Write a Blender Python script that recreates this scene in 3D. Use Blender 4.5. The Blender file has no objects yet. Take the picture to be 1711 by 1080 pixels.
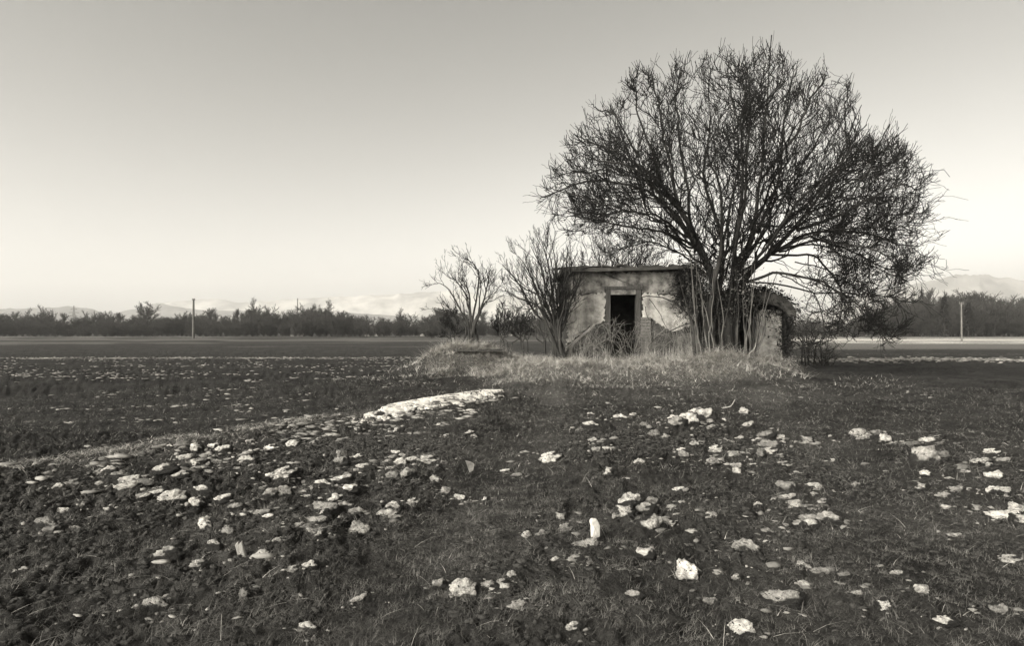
import bpy, math, random
import numpy as np
from math import radians as R, sin, cos, pi, atan

rng = np.random.default_rng(7)
random.seed(7)
SC = bpy.context.scene
COL = SC.collection

# ------------------------------------------------------------------ camera
F, CX, CY, HOR, CAMH = 1026.0, 855.5, 540.0, 555.0, 1.2
PITCH = atan((HOR - CY) / F)
cd = bpy.data.cameras.new("camera")
cam = bpy.data.objects.new("camera", cd)
COL.objects.link(cam)
cam.location = (0, 0, CAMH)
cam.rotation_euler = (pi / 2 + PITCH, 0, 0)
cd.sensor_width = 36.0
cd.lens = 36.0 * F / 1711.0
cd.clip_start, cd.clip_end = 0.05, 20000
SC.camera = cam

# ------------------------------------------------------------------ sky and sun
SUN_EL, SUN_ROT = 26.0, -138.0
w = bpy.data.worlds.new("World")
SC.world = w
w.use_nodes = True
nt = w.node_tree
nt.nodes.clear()
sky = nt.nodes.new("ShaderNodeTexSky")
sky.sky_type = 'NISHITA'
sky.sun_disc = False
sky.sun_elevation = R(SUN_EL)
sky.sun_rotation = R(SUN_ROT)
sky.air_density, sky.dust_density, sky.ozone_density = 1.0, 2.0, 1.0
bw = nt.nodes.new("ShaderNodeRGBToBW")
tint = nt.nodes.new("ShaderNodeMix")
tint.data_type = 'RGBA'; tint.blend_type = 'MULTIPLY'
tint.inputs[0].default_value = 1.0
tint.inputs[7].default_value = (1.01, 0.99, 0.925, 1)
bg = nt.nodes.new("ShaderNodeBackground")
bg.inputs[1].default_value = 0.14
wo = nt.nodes.new("ShaderNodeOutputWorld")
nt.links.new(sky.outputs[0], bw.inputs[0])
con = []
for op, val in (('DIVIDE', 3.6), ('POWER', 1.6), ('MULTIPLY', 3.6)):   # a little more contrast from horizon to zenith
    mn = nt.nodes.new("ShaderNodeMath"); mn.operation = op; mn.inputs[1].default_value = val
    nt.links.new((con[-1] if con else bw).outputs[0], mn.inputs[0]); con.append(mn)
nt.links.new(con[-1].outputs[0], tint.inputs[6])
nt.links.new(tint.outputs[2], bg.inputs[0])
nt.links.new(bg.outputs[0], wo.inputs[0])

sd = bpy.data.lights.new("sun", 'SUN')
sd.energy = 2.1
sd.angle = R(24)
sd.color = (1.0, 0.96, 0.88)
sun = bpy.data.objects.new("sun", sd)
COL.objects.link(sun)
from mathutils import Vector
sdir = Vector((sin(R(SUN_ROT)) * cos(R(SUN_EL)), cos(R(SUN_ROT)) * cos(R(SUN_EL)), sin(R(SUN_EL))))
sun.rotation_euler = sdir.to_track_quat('Z', 'Y').to_euler()
sun.location = sdir * 60

vs = SC.view_settings
vs.view_transform = 'Standard'
vs.look = 'None'
vs.exposure = 0.7
vs.gamma = 1.0
vs.use_curve_mapping = False
SC.cycles.volume_bounces = 3
SC.cycles.max_bounces = 8
SC.cycles.use_denoising = True

# ------------------------------------------------------------------ numeric helpers
_T = np.random.default_rng(3).random((256, 256))


def vnoise(x, y):
    xi, yi = np.floor(x).astype(int), np.floor(y).astype(int)
    fx, fy = x - xi, y - yi
    fx = fx * fx * fx * (fx * (fx * 6 - 15) + 10)
    fy = fy * fy * fy * (fy * (fy * 6 - 15) + 10)
    a, b = _T[xi & 255, yi & 255], _T[(xi + 1) & 255, yi & 255]
    c, d = _T[xi & 255, (yi + 1) & 255], _T[(xi + 1) & 255, (yi + 1) & 255]
    return (a * (1 - fx) + b * fx) * (1 - fy) + (c * (1 - fx) + d * fx) * fy


def fbm(x, y, o=4):
    s, a, t = 0, 0.5, 0
    for i in range(o):
        s = s + a * vnoise(x * 2 ** i + 17.3 * i, y * 2 ** i + 9.1 * i)
        t += a
        a *= 0.5
    return s / t


def worley(x, y):
    xi, yi = np.floor(x).astype(int), np.floor(y).astype(int)
    best = np.full(np.shape(x), 9.0)
    for i in (-1, 0, 1):
        for j in (-1, 0, 1):
            gx, gy = xi + i, yi + j
            px = gx + _T[gx & 255, gy & 255]
            py = gy + _T[(gy + 91) & 255, (gx + 37) & 255]
            best = np.minimum(best, (x - px) ** 2 + (y - py) ** 2)
    return np.sqrt(best)


def sstep(a, b, x):
    t = np.clip((x - a) / (b - a), 0, 1)
    return t * t * (3 - 2 * t)


def bump(x, y, cx, cy, ax, ay, inner=0.25):
    r = np.sqrt(((x - cx) / ax) ** 2 + ((y - cy) / ay) ** 2)
    return 1 - sstep(inner, 1.0, r)


P0 = np.array([-4.18, 5.6]); DU = np.array([0.501, 0.865]); DN = np.array([-0.865, 0.501])


def line_s(x, y):       # signed distance from the ditch edge, left positive
    return (x - P0[0]) * DN[0] + (y - P0[1]) * DN[1]


def mound_mask(x, y):
    wob = (fbm(x * 0.6 + 3, y * 0.6) - 0.5) * 0.7
    r = np.sqrt(((x - 2.7) / 6.3) ** 2 + ((y - 17.6) / 3.7) ** 2) + wob
    return 1 - sstep(0.4, 1.05, r)


def track_mask(x, y):   # smooth wheel track running from the lower middle towards the hut
    cxl = -0.75 + 0.27 * (y - 2.4) - 0.012 * (y - 2.4) ** 2
    a = np.exp(-((x - cxl) / 0.34) ** 2)
    cxr = 2.35 + 0.28 * (y - 3.2)
    b = np.exp(-((x - cxr) / 0.5) ** 2)
    return np.maximum(a, b * 0.8) * (1 - sstep(11, 14, y)) * sstep(-2, 1, y)


def H0(x, y):           # broad shape of the land
    x = np.asarray(x, float); y = np.asarray(y, float)
    z = (fbm(x * 0.18, y * 0.18, 3) - 0.5) * 0.12 * np.exp(-np.hypot(x, y) / 60)
    s = line_s(x, y)
    z = z - 0.16 * sstep(0.05, 1.0, s) * (1 - sstep(11.5, 15.5, y)) + 0.05 * np.exp(-((s + 0.25) / 0.4) ** 2) * (1 - sstep(10, 14, y)) * sstep(1, 4, y)
    m = mound_mask(x, y)
    z = z + 0.36 * m * (1 + .9 * (fbm(x * .9 + 31, y * .9 + 5, 3) - .5) * (1 - sstep(16.6, 17.2, y)))
    z = z + 0.42 * bump(x, y, -1.5, 17.6, 2.1, 1.5) + 0.26 * bump(x, y, 7.5, 17.3, 1.7, 1.5)
    z = z + 0.22 * bump(x, y, 5.4, 16.2, 1.4, 0.9, 0.1)
    z = z - 0.05 * track_mask(x, y)
    return z


def rough_amp(x, y):
    d = np.hypot(x, y)
    a = 0.085 * (1 - 0.8 * track_mask(x, y)) * (1 - sstep(14, 60, d) * 0.6)
    a = a * (1 - 0.45 * mound_mask(x, y))
    return a


def H(x, y):
    x = np.asarray(x, float); y = np.asarray(y, float)
    d = np.hypot(x, y)
    z = H0(x, y)
    near = 1 - sstep(70, 160, d)
    kx = 1 - .62 * sstep(.2, 1.2, line_s(x, y)) * sstep(5, 9, y)
    x = x * kx
    wx = x + (fbm(x * 3, y * 3, 2) - .5) * 0.25
    wy = y + (fbm(x * 3 + 50, y * 3, 2) - .5) * 0.25
    wx = wx + (fbm(x * 11, y * 11 + 20, 2) - .5) * 0.11
    wy = wy + (fbm(x * 11 + 70, y * 11, 2) - .5) * 0.11
    c1 = 1 - np.clip(worley(wx * 5.2, wy * 5.2) / 0.72, 0, 1) ** 1.8
    c2 = 1 - np.clip(worley(wx * 11.5 + 7, wy * 11.5) / 0.72, 0, 1) ** 1.8
    patch = 0.6 + 0.75 * sstep(0.35, 0.65, fbm(x * 0.9 + 5, y * 0.9, 3))
    z = z + near * rough_amp(x / kx, y) * (1 - .35 * (1 - kx)) * patch * np.tanh(1.7 * (0.55 * c1 + 0.55 * c2 - 0.45 + 1.2 * (fbm(x * 18, y * 18, 4) - 0.5))) / 1.7
    return z


def ray(px, py):
    u, v = (px - CX) / F, (CY - py) / F
    return np.array([u, cos(PITCH) - v * sin(PITCH), sin(PITCH) + v * cos(PITCH)])


def W(px, py, Y):       # point seen at photo pixel (px, py), Y metres ahead
    d = ray(px, py)
    t = Y / d[1]
    return np.array([d[0] * t, Y, CAMH + d[2] * t])


def G(px, py):          # point of the ground seen at a photo pixel
    d = ray(px, py)
    t = 1.0
    z = 0.0
    for _ in range(12):
        t = (z - CAMH) / d[2]
        z = float(H0(d[0] * t, d[1] * t))
    return np.array([d[0] * t, d[1] * t, z])


# ------------------------------------------------------------------ object helpers
def tag(o, label=None, cat=None, group=None, kind=None):
    if label: o['label'] = label
    if cat: o['category'] = cat
    if group: o['group'] = group
    if kind: o['kind'] = kind
    return o


def empty(name, loc=(0, 0, 0), rz=0.0):
    o = bpy.data.objects.new(name, None)
    COL.objects.link(o)
    o.location = [float(v) for v in loc]
    o.rotation_euler = (0, 0, rz)
    return o


def link(name, me, parent=None, mat=None, smooth=False):
    if mat is not None and not me.materials:
        me.materials.append(mat)
    if smooth:
        me.polygons.foreach_set("use_smooth", np.ones(len(me.polygons), bool))
    o = bpy.data.objects.new(name, me)
    COL.objects.link(o)
    if parent is not None:
        o.parent = parent
    return o


def np_mesh(name, v, faces):
    """v (N,3); faces (M,k) with k 3 or 4"""
    v = np.asarray(v, np.float32); faces = np.asarray(faces, np.int32)
    k = faces.shape[1]
    me = bpy.data.meshes.new(name)
    me.vertices.add(len(v)); me.vertices.foreach_set("co", v.ravel())
    me.loops.add(faces.size); me.loops.foreach_set("vertex_index", faces.ravel())
    me.polygons.add(len(faces))
    me.polygons.foreach_set("loop_start", np.arange(0, faces.size, k, dtype=np.int32))
    me.polygons.foreach_set("loop_total", np.full(len(faces), k, np.int32))
    me.update(calc_edges=True)
    return me


class MB:               # collects quads, boxes and prisms of one part
    def __init__(s): s.v, s.f = [], []

    def poly(s, pts, faces):
        o = len(s.v)
        s.v += [tuple(map(float, p)) for p in pts]
        s.f += [tuple(i + o for i in f) for f in faces]

    def box(s, x0, x1, y0, y1, z0, z1):
        p = [(x0, y0, z0), (x1, y0, z0), (x1, y1, z0), (x0, y1, z0), (x0, y0, z1), (x1, y0, z1), (x1, y1, z1), (x0, y1, z1)]
        s.poly(p, [(3, 2, 1, 0), (4, 5, 6, 7), (0, 1, 5, 4), (1, 2, 6, 5), (2, 3, 7, 6), (3, 0, 4, 7)])

    def prism(s, outline, y0, y1):      # outline in x,z (counter-clockwise seen from -y), extruded along y
        n = len(outline)
        p = [(x, y0, z) for x, z in outline] + [(x, y1, z) for x, z in outline]
        f = [tuple(range(n)), tuple(range(2 * n - 1, n - 1, -1))]
        f += [(i, i + n, (i + 1) % n + n, (i + 1) % n) for i in range(n)]
        s.poly(p, f)

    def beam(s, a, b, r, sides=4):
        a, b = np.array(a, float), np.array(b, float)
        t = (b - a) / np.linalg.norm(b - a)
        h = np.array([0, 0, 1.0]) if abs(t[2]) < 0.9 else np.array([1.0, 0, 0])
        n = np.cross(t, h); n /= np.linalg.norm(n); m = np.cross(t, n)
        p = []
        for c in (a, b):
            for k in range(sides):
                an = 2 * pi * (k + .5) / sides
                p.append(c + r * (n * cos(an) + m * sin(an)))
        f = [tuple(range(sides))[::-1], tuple(range(sides, 2 * sides))]
        f += [(k, (k + 1) % sides, (k + 1) % sides + sides, k + sides) for k in range(sides)]
        s.poly(p, f)

    def build(s, name, mat, parent=None, bevel=0.0, jitter=0.0):
        me = bpy.data.meshes.new(name)
        v = np.array(s.v)
        if jitter:
            v = v + rng.normal(0, jitter, v.shape)
        me.from_pydata([tuple(p) for p in v], [], s.f)
        me.update()
        o = link(name, me, parent, mat)
        if bevel:
            b = o.modifiers.new("bevel", 'BEVEL'); b.width = bevel; b.segments = 2
        return o


def tubes(P, r, sides=3):
    """P (N,n,3) polylines, r (N,n) radii -> verts, quads"""
    P = np.asarray(P, float); N, n, _ = P.shape
    T = np.gradient(P, axis=1)
    T /= np.linalg.norm(T, axis=2, keepdims=True) + 1e-9
    ref = np.where(np.abs(T[:, :1, 2:3]) > 0.9, np.array([1.0, 0.2, 0]), np.array([0.1, 0.1, 1.0]))
    A = np.cross(T, np.broadcast_to(ref, T.shape)); A /= np.linalg.norm(A, axis=2, keepdims=True) + 1e-9
    B = np.cross(T, A)
    an = np.arange(sides) * 2 * pi / sides
    V = P[:, :, None] + r[:, :, None, None] * (A[:, :, None] * np.cos(an)[None, None, :, None] + B[:, :, None] * np.sin(an)[None, None, :, None])
    base = (np.arange(N) * n * sides)[:, None, None] + (np.arange(n - 1) * sides)[None, :, None]
    k = np.arange(sides)[None, None]; k2 = (k + 1) % sides
    Q = np.stack([base + k, base + k2, base + sides + k2, base + sides + k], -1)
    return V.reshape(-1, 3), Q.reshape(-1, 4)


def join(parts):
    vs_, fs_, o = [], [], 0
    for v, f in parts:
        vs_.append(v); fs_.append(f + o); o += len(v)
    return np.concatenate(vs_), np.concatenate(fs_)


def spline(pts, n):
    p = np.asarray(pts, float)
    p = np.vstack([2 * p[0] - p[1], p, 2 * p[-1] - p[-2]])
    m = len(p) - 3
    out = []
    for t in np.linspace(0, m - 1e-6, n):
        i = int(t); f = t - i
        a, b, c, d = p[i:i + 4]
        out.append(0.5 * (2 * b + (c - a) * f + (2 * a - 5 * b + 4 * c - d) * f * f + (3 * b - a - 3 * c + d) * f ** 3))
    return np.array(out)


def sample(P, idx, t):
    n = P.shape[1]
    f = t * (n - 1); i = np.minimum(f.astype(int), n - 2); f = (f - i)[:, None]
    a, b = P[idx, i], P[idx, i + 1]
    tan = b - a
    return a * (1 - f) + b * f, tan / (np.linalg.norm(tan, axis=1, keepdims=True) + 1e-9)


def grow(P, rad, k, t0, lratio, lmin, n, spread=0.9, up=0.35, bend=0.25, wig=0.06, r0=0.5, tip=0.35, lfix=None, g=rng, taper=0.45, pw=0.85):
    """k children on each polyline of P; returns child polylines and radii"""
    N = len(P)
    L = np.linalg.norm(np.diff(P, axis=1), axis=2).sum(1)
    idx = np.repeat(np.arange(N), k)
    M = len(idx)
    t = t0 + (1 - t0) * g.random(M) ** pw * 0.985
    base, tan = sample(P, idx, t)
    rnd = g.normal(size=(M, 3))
    perp = rnd - (rnd * tan).sum(1, keepdims=True) * tan
    perp /= np.linalg.norm(perp, axis=1, keepdims=True) + 1e-9
    sp = spread * (0.6 + 0.8 * g.random(M))[:, None]
    d = tan + perp * sp + np.array([0, 0, up])
    d /= np.linalg.norm(d, axis=1, keepdims=True)
    if lfix is None:
        ln = np.maximum(L[idx] * lratio * (1 - taper * t) * (0.55 + 0.75 * g.random(M)), lmin)
    else:
        ln = lfix * (0.5 + g.random(M))
    s = np.linspace(0, 1, n)[None, :, None]
    bv = g.normal(size=(M, 3)) * 0.6 + np.array([0, 0, 1.0])
    C = base[:, None] + ln[:, None, None] * (d[:, None] * s + bend * bv[:, None] * s * s)
    jit = np.cumsum(g.normal(size=(M, n, 3)), axis=1) * (wig * ln / n ** 0.5)[:, None, None]
    jit -= jit[:, :1]
    C = C + jit
    rb = np.take_along_axis(rad[idx], np.minimum((t * (P.shape[1] - 1)).astype(int), P.shape[1] - 1)[:, None], 1)[:, 0]
    r = np.minimum(rb * 0.8, rb * r0 + 0.001)[:, None] * (1 - (1 - tip) * np.linspace(0, 1, n)[None])
    return C, r


# ------------------------------------------------------------------ materials
def new_mat(name):
    m = bpy.data.materials.new(name)
    m.use_nodes = True
    return m, m.node_tree, m.node_tree.nodes["Principled BSDF"]


SEP = (1.0, 0.955, 0.875)


def grey(v): return (v * SEP[0], v * SEP[1], v * SEP[2], 1)


def mat(name, lo, hi, scale=6.0, rough=0.9, bump=0.3, bscale=40.0, stretch=(1, 1, 1), detail=6, dist=0.02, contrast=(0.3, 0.7), spec=0.2, ovar=0.0):
    m, t, b = new_mat(name)
    N, Lk = t.nodes, t.links
    tc = N.new("ShaderNodeTexCoord"); mp = N.new("ShaderNodeMapping"); oi = N.new("ShaderNodeObjectInfo")
    mp.inputs['Scale'].default_value = stretch
    add = N.new("ShaderNodeVectorMath"); add.operation = 'MULTIPLY_ADD'
    add.inputs[1].default_value = (1, 1, 1)
    mul = N.new("ShaderNodeMath"); mul.operation = 'MULTIPLY'; mul.inputs[1].default_value = 37.0
    Lk.new(oi.outputs['Random'], mul.inputs[0])
    Lk.new(tc.outputs['Object'], add.inputs[0]); Lk.new(mul.outputs[0], add.inputs[2])
    Lk.new(add.outputs[0], mp.inputs[0])
    n1 = N.new("ShaderNodeTexNoise"); n1.inputs['Scale'].default_value = scale; n1.inputs['Detail'].default_value = detail
    n1.inputs['Roughness'].default_value = 0.62
    Lk.new(mp.outputs[0], n1.inputs['Vector'])
    cr = N.new("ShaderNodeValToRGB")
    cr.color_ramp.elements[0].position, cr.color_ramp.elements[1].position = contrast
    cr.color_ramp.elements[0].color, cr.color_ramp.elements[1].color = grey(lo), grey(hi)
    Lk.new(n1.outputs['Fac'], cr.inputs[0])
    if ovar:
        mr = N.new("ShaderNodeMapRange"); mr.inputs[3].default_value, mr.inputs[4].default_value = 1 - ovar, 1.0
        ml = N.new("ShaderNodeMix"); ml.data_type = 'RGBA'; ml.blend_type = 'MULTIPLY'; ml.inputs[0].default_value = 1
        Lk.new(oi.outputs['Random'], mr.inputs[0]); Lk.new(cr.outputs[0], ml.inputs[6]); Lk.new(mr.outputs[0], ml.inputs[7])
        Lk.new(ml.outputs[2], b.inputs['Base Color'])
    else:
        Lk.new(cr.outputs[0], b.inputs['Base Color'])
    b.inputs['Roughness'].default_value = rough
    b.inputs['Specular IOR Level'].default_value = spec
    if bump:
        n2 = N.new("ShaderNodeTexNoise"); n2.inputs['Scale'].default_value = bscale; n2.inputs['Detail'].default_value = 5
        Lk.new(mp.outputs[0], n2.inputs['Vector'])
        bp = N.new("ShaderNodeBump"); bp.inputs['Strength'].default_value = bump; bp.inputs['Distance'].default_value = dist
        Lk.new(n2.outputs['Fac'], bp.inputs['Height']); Lk.new(bp.outputs[0], b.inputs['Normal'])
    return m


M_BARK = mat("bark", 0.014, 0.06, 9, 0.95, 0.6, 30, stretch=(1, 1, 0.25))
M_TWIG = mat("twig_bark", 0.008, 0.024, 3, 0.9, 0)
M_TWIGPALE = mat("pale_twig_bark", 0.06, 0.16, 3, 0.9, 0)
M_BRAMBLE = mat("bramble_stem", 0.09, 0.3, 5, 0.9, 0)
M_FARTREE = mat("distant_bark", 0.03, 0.075, 0.7, 0.95, 0)
M_CONIFER = mat("conifer_needles", 0.015, 0.04, 2, 0.9, 0)
M_STRAW = mat("dry_straw", 0.07, 0.75, 7, 0.8, 0, detail=8, contrast=(0.32, 0.68))
M_GRASS = mat("dark_winter_grass", 0.016, 0.3, 6, 0.85, 0, detail=8, contrast=(0.35, 0.72))
M_SNOW = mat("old_snow", 0.16, 0.72, 1.6, 0.8, 0.5, 7, dist=0.1, detail=10, contrast=(0.3, 0.58), ovar=.7)

def rim_dirt(m):        # thin melting snow at the rim lets the soil through
    t = m.node_tree; N, Lk = t.nodes, t.links
    b = N["Principled BSDF"]; src = b.inputs['Base Color'].links[0].from_socket
    at = N.new("ShaderNodeAttribute"); at.attribute_name = "thick"
    tc = N.new("ShaderNodeTexCoord"); n = N.new("ShaderNodeTexNoise"); n.inputs['Scale'].default_value = 7; n.inputs['Detail'].default_value = 8; n.inputs['Roughness'].default_value = .7
    Lk.new(tc.outputs['Object'], n.inputs['Vector'])
    ad = N.new("ShaderNodeMath"); ad.operation = 'ADD'; Lk.new(at.outputs['Fac'], ad.inputs[0]); Lk.new(n.outputs['Fac'], ad.inputs[1])
    mr = N.new("ShaderNodeMapRange"); mr.inputs[1].default_value, mr.inputs[2].default_value = .75, 1.45
    Lk.new(ad.outputs[0], mr.inputs[0])
    mx = N.new("ShaderNodeMix"); mx.data_type = 'RGBA'; mx.inputs[6].default_value = grey(.05)
    Lk.new(mr.outputs[0], mx.inputs[0]); Lk.new(src, mx.inputs[7]); Lk.new(mx.outputs[2], b.inputs['Base Color'])


rim_dirt(M_SNOW)
M_CHIP = mat("snow_chip", 0.5, 0.8, 20, 0.8, 0.5, 40)
M_FIRN = mat("rut_snow", 0.6, 0.9, 7, 0.8, 0.6, 30, dist=0.03, detail=10, contrast=(0.3, 0.55))
M_CRUMB = mat("dirty_snow", 0.05, 0.42, 2.2, 0.85, 0.4, 30, dist=0.02, detail=10, contrast=(0.35, 0.68))
M_CLOD = mat("clod_soil", 0.018, 0.07, 14, 0.95, 0.9, 45, dist=0.02)
M_LEAF = mat("dark_ivy", 0.012, 0.045, 4, 0.7, 0)
M_WOOD = mat("weathered_wood", 0.035, 0.10, 5, 0.85, 0.5, 30, stretch=(6, 6, 0.5))
M_PALEWOOD = mat("pale_wood", 0.25, 0.5, 8, 0.85, 0.4, 40, stretch=(5, 5, 0.6))
M_ROOF = mat("roof_concrete", 0.04, 0.13, 4, 0.95, 0.6, 25)
M_METAL = mat("pylon_steel", 0.12, 0.2, 3, 0.6, 0)
M_POLE = mat("pole_wood", 0.07, 0.14, 2, 0.85, 0.2, 8)
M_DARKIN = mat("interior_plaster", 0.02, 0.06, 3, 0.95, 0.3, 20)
M_FARWALL = mat("house_render", 0.2, 0.34, 1.0, 0.9, 0)
M_FARROOF = mat("house_roof_snow", 0.25, 0.4, 1.0, 0.9, 0)
M_GLASS = mat("window_glass", 0.02, 0.03, 1.0, 0.15, 0, spec=0.5)


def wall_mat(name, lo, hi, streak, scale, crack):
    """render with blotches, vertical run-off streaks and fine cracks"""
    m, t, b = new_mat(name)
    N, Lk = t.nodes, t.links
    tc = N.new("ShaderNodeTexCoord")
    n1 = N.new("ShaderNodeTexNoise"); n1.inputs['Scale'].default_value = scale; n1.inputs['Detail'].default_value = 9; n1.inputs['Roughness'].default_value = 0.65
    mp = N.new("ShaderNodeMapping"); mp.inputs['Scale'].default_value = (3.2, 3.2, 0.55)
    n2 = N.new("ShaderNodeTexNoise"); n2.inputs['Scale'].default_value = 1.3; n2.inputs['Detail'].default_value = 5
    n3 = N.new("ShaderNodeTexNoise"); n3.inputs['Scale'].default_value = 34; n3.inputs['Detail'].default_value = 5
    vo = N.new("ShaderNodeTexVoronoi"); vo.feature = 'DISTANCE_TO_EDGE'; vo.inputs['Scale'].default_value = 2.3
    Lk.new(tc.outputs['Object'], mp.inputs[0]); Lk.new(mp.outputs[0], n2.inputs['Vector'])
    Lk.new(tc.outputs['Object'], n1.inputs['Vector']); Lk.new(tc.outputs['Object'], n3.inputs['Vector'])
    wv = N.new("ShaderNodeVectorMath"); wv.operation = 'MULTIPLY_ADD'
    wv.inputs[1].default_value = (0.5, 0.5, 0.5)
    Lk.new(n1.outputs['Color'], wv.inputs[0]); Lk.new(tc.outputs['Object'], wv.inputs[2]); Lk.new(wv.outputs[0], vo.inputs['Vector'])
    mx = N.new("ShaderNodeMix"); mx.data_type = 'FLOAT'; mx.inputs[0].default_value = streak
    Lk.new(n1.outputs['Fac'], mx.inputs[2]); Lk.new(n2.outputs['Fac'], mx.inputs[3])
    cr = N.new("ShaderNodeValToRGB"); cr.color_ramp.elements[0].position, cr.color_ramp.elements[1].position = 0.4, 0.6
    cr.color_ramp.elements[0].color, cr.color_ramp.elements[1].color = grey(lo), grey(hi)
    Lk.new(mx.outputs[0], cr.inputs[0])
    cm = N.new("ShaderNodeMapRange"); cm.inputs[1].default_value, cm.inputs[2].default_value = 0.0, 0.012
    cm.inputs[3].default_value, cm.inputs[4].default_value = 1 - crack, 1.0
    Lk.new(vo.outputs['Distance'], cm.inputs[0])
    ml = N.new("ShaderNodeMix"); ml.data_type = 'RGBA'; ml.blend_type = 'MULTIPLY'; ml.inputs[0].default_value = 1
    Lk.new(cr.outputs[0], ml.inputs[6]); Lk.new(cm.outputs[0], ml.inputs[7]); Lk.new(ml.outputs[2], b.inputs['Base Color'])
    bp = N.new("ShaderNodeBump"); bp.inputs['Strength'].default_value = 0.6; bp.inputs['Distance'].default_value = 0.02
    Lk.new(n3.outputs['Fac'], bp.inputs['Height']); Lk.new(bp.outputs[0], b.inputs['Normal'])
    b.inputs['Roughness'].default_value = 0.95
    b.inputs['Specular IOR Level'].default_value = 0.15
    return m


M_PLASTER = wall_mat("pale_plaster", 0.2, 0.58, 0.3, 2.6, 0.6)
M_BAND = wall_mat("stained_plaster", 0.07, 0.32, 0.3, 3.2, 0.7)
M_BASEWALL = wall_mat("bare_masonry", 0.03, 0.11, 0.3, 3.0, 0.5)
M_BRICK = mat("old_brick", 0.07, 0.26, 5, 0.95, 0.6, 40)


def ground_mat():
    m, t, b = new_mat("field_soil")
    N, Lk = t.nodes, t.links
    at = N.new("ShaderNodeAttribute"); at.attribute_name = "cover"
    sp = N.new("ShaderNodeSeparateColor"); Lk.new(at.outputs['Color'], sp.inputs[0])
    tc = N.new("ShaderNodeTexCoord")

    def noise(s, d, r=0.6, stretch=None):
        n = N.new("ShaderNodeTexNoise"); n.inputs['Scale'].default_value = s; n.inputs['Detail'].default_value = d; n.inputs['Roughness'].default_value = r
        if stretch:
            mp = N.new("ShaderNodeMapping"); mp.inputs['Scale'].default_value = stretch
            Lk.new(tc.outputs['Object'], mp.inputs[0]); Lk.new(mp.outputs[0], n.inputs['Vector'])
        else:
            Lk.new(tc.outputs['Object'], n.inputs['Vector'])
        return n
    na, nb, nc = noise(1.1, 10), noise(26, 6, 0.7), noise(7, 8, 0.7, (0.55, 1.3, 1))

    def ramp(src, a, bb, lo, hi):
        c = N.new("ShaderNodeValToRGB"); c.color_ramp.elements[0].position, c.color_ramp.elements[1].position = a, bb
        c.color_ramp.elements[0].color, c.color_ramp.elements[1].color = lo, hi
        Lk.new(src, c.inputs[0]); return c.outputs[0]

    def mix(f, a, bb):
        x = N.new("ShaderNodeMix"); x.data_type = 'RGBA'
        Lk.new(f, x.inputs[0]); Lk.new(a, x.inputs[6]); Lk.new(bb, x.inputs[7]); return x.outputs[2]
    av = N.new("ShaderNodeMath"); av.operation = 'MULTIPLY_ADD'; av.inputs[1].default_value = 0.5
    h = N.new("ShaderNodeMath"); h.operation = 'MULTIPLY'; h.inputs[1].default_value = 0.5
    Lk.new(na.outputs['Fac'], av.inputs[0]); Lk.new(nb.outputs['Fac'], h.inputs[0]); Lk.new(h.outputs[0], av.inputs[2])
    earth = ramp(av.outputs[0], 0.38, 0.62, grey(0.014), grey(0.07))
    dark = ramp(av.outputs[0], 0.36, 0.66, grey(0.013), grey(0.045))
    straw = ramp(nb.outputs['Fac'], 0.34, 0.66, grey(0.07), grey(0.26))
    snow = ramp(nb.outputs['Fac'], 0.3, 0.6, grey(0.5), grey(0.82))
    c = mix(sp.outputs[2], earth, dark)
    # straw cover
    s1 = N.new("ShaderNodeMath"); s1.operation = 'MULTIPLY_ADD'; s1.inputs[1].default_value = 1.6; s1.use_clamp = True
    s2 = N.new("ShaderNodeMath"); s2.operation = 'SUBTRACT'; s2.inputs[1].default_value = 0.85
    Lk.new(nc.outputs['Fac'], s2.inputs[0]); Lk.new(sp.outputs[0], s1.inputs[0]); Lk.new(s2.outputs[0], s1.inputs[2])
    c = mix(s1.outputs[0], c, straw)
    # snow: cover + noise over a threshold
    a1 = N.new("ShaderNodeMath"); a1.operation = 'ADD'
    Lk.new(sp.outputs[1], a1.inputs[0]); Lk.new(nc.outputs['Fac'], a1.inputs[1])
    mr = N.new("ShaderNodeMapRange"); mr.inputs[1].default_value, mr.inputs[2].default_value = 0.98, 1.06
    Lk.new(a1.outputs[0], mr.inputs[0])
    c = mix(mr.outputs[0], c, snow)
    Lk.new(c, b.inputs['Base Color'])
    bp = N.new("ShaderNodeBump"); bp.inputs['Strength'].default_value = 0.9; bp.inputs['Distance'].default_value = 0.03
    n4 = noise(60, 5, 0.7); ad = N.new("ShaderNodeMath"); ad.operation = 'ADD'
    Lk.new(n4.outputs['Fac'], ad.inputs[0]); Lk.new(nb.outputs['Fac'], ad.inputs[1])
    Lk.new(ad.outputs[0], bp.inputs['Height']); Lk.new(bp.outputs[0], b.inputs['Normal'])
    b.inputs['Roughness'].default_value = 0.95
    b.inputs['Specular IOR Level'].default_value = 0.12
    return m


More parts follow.
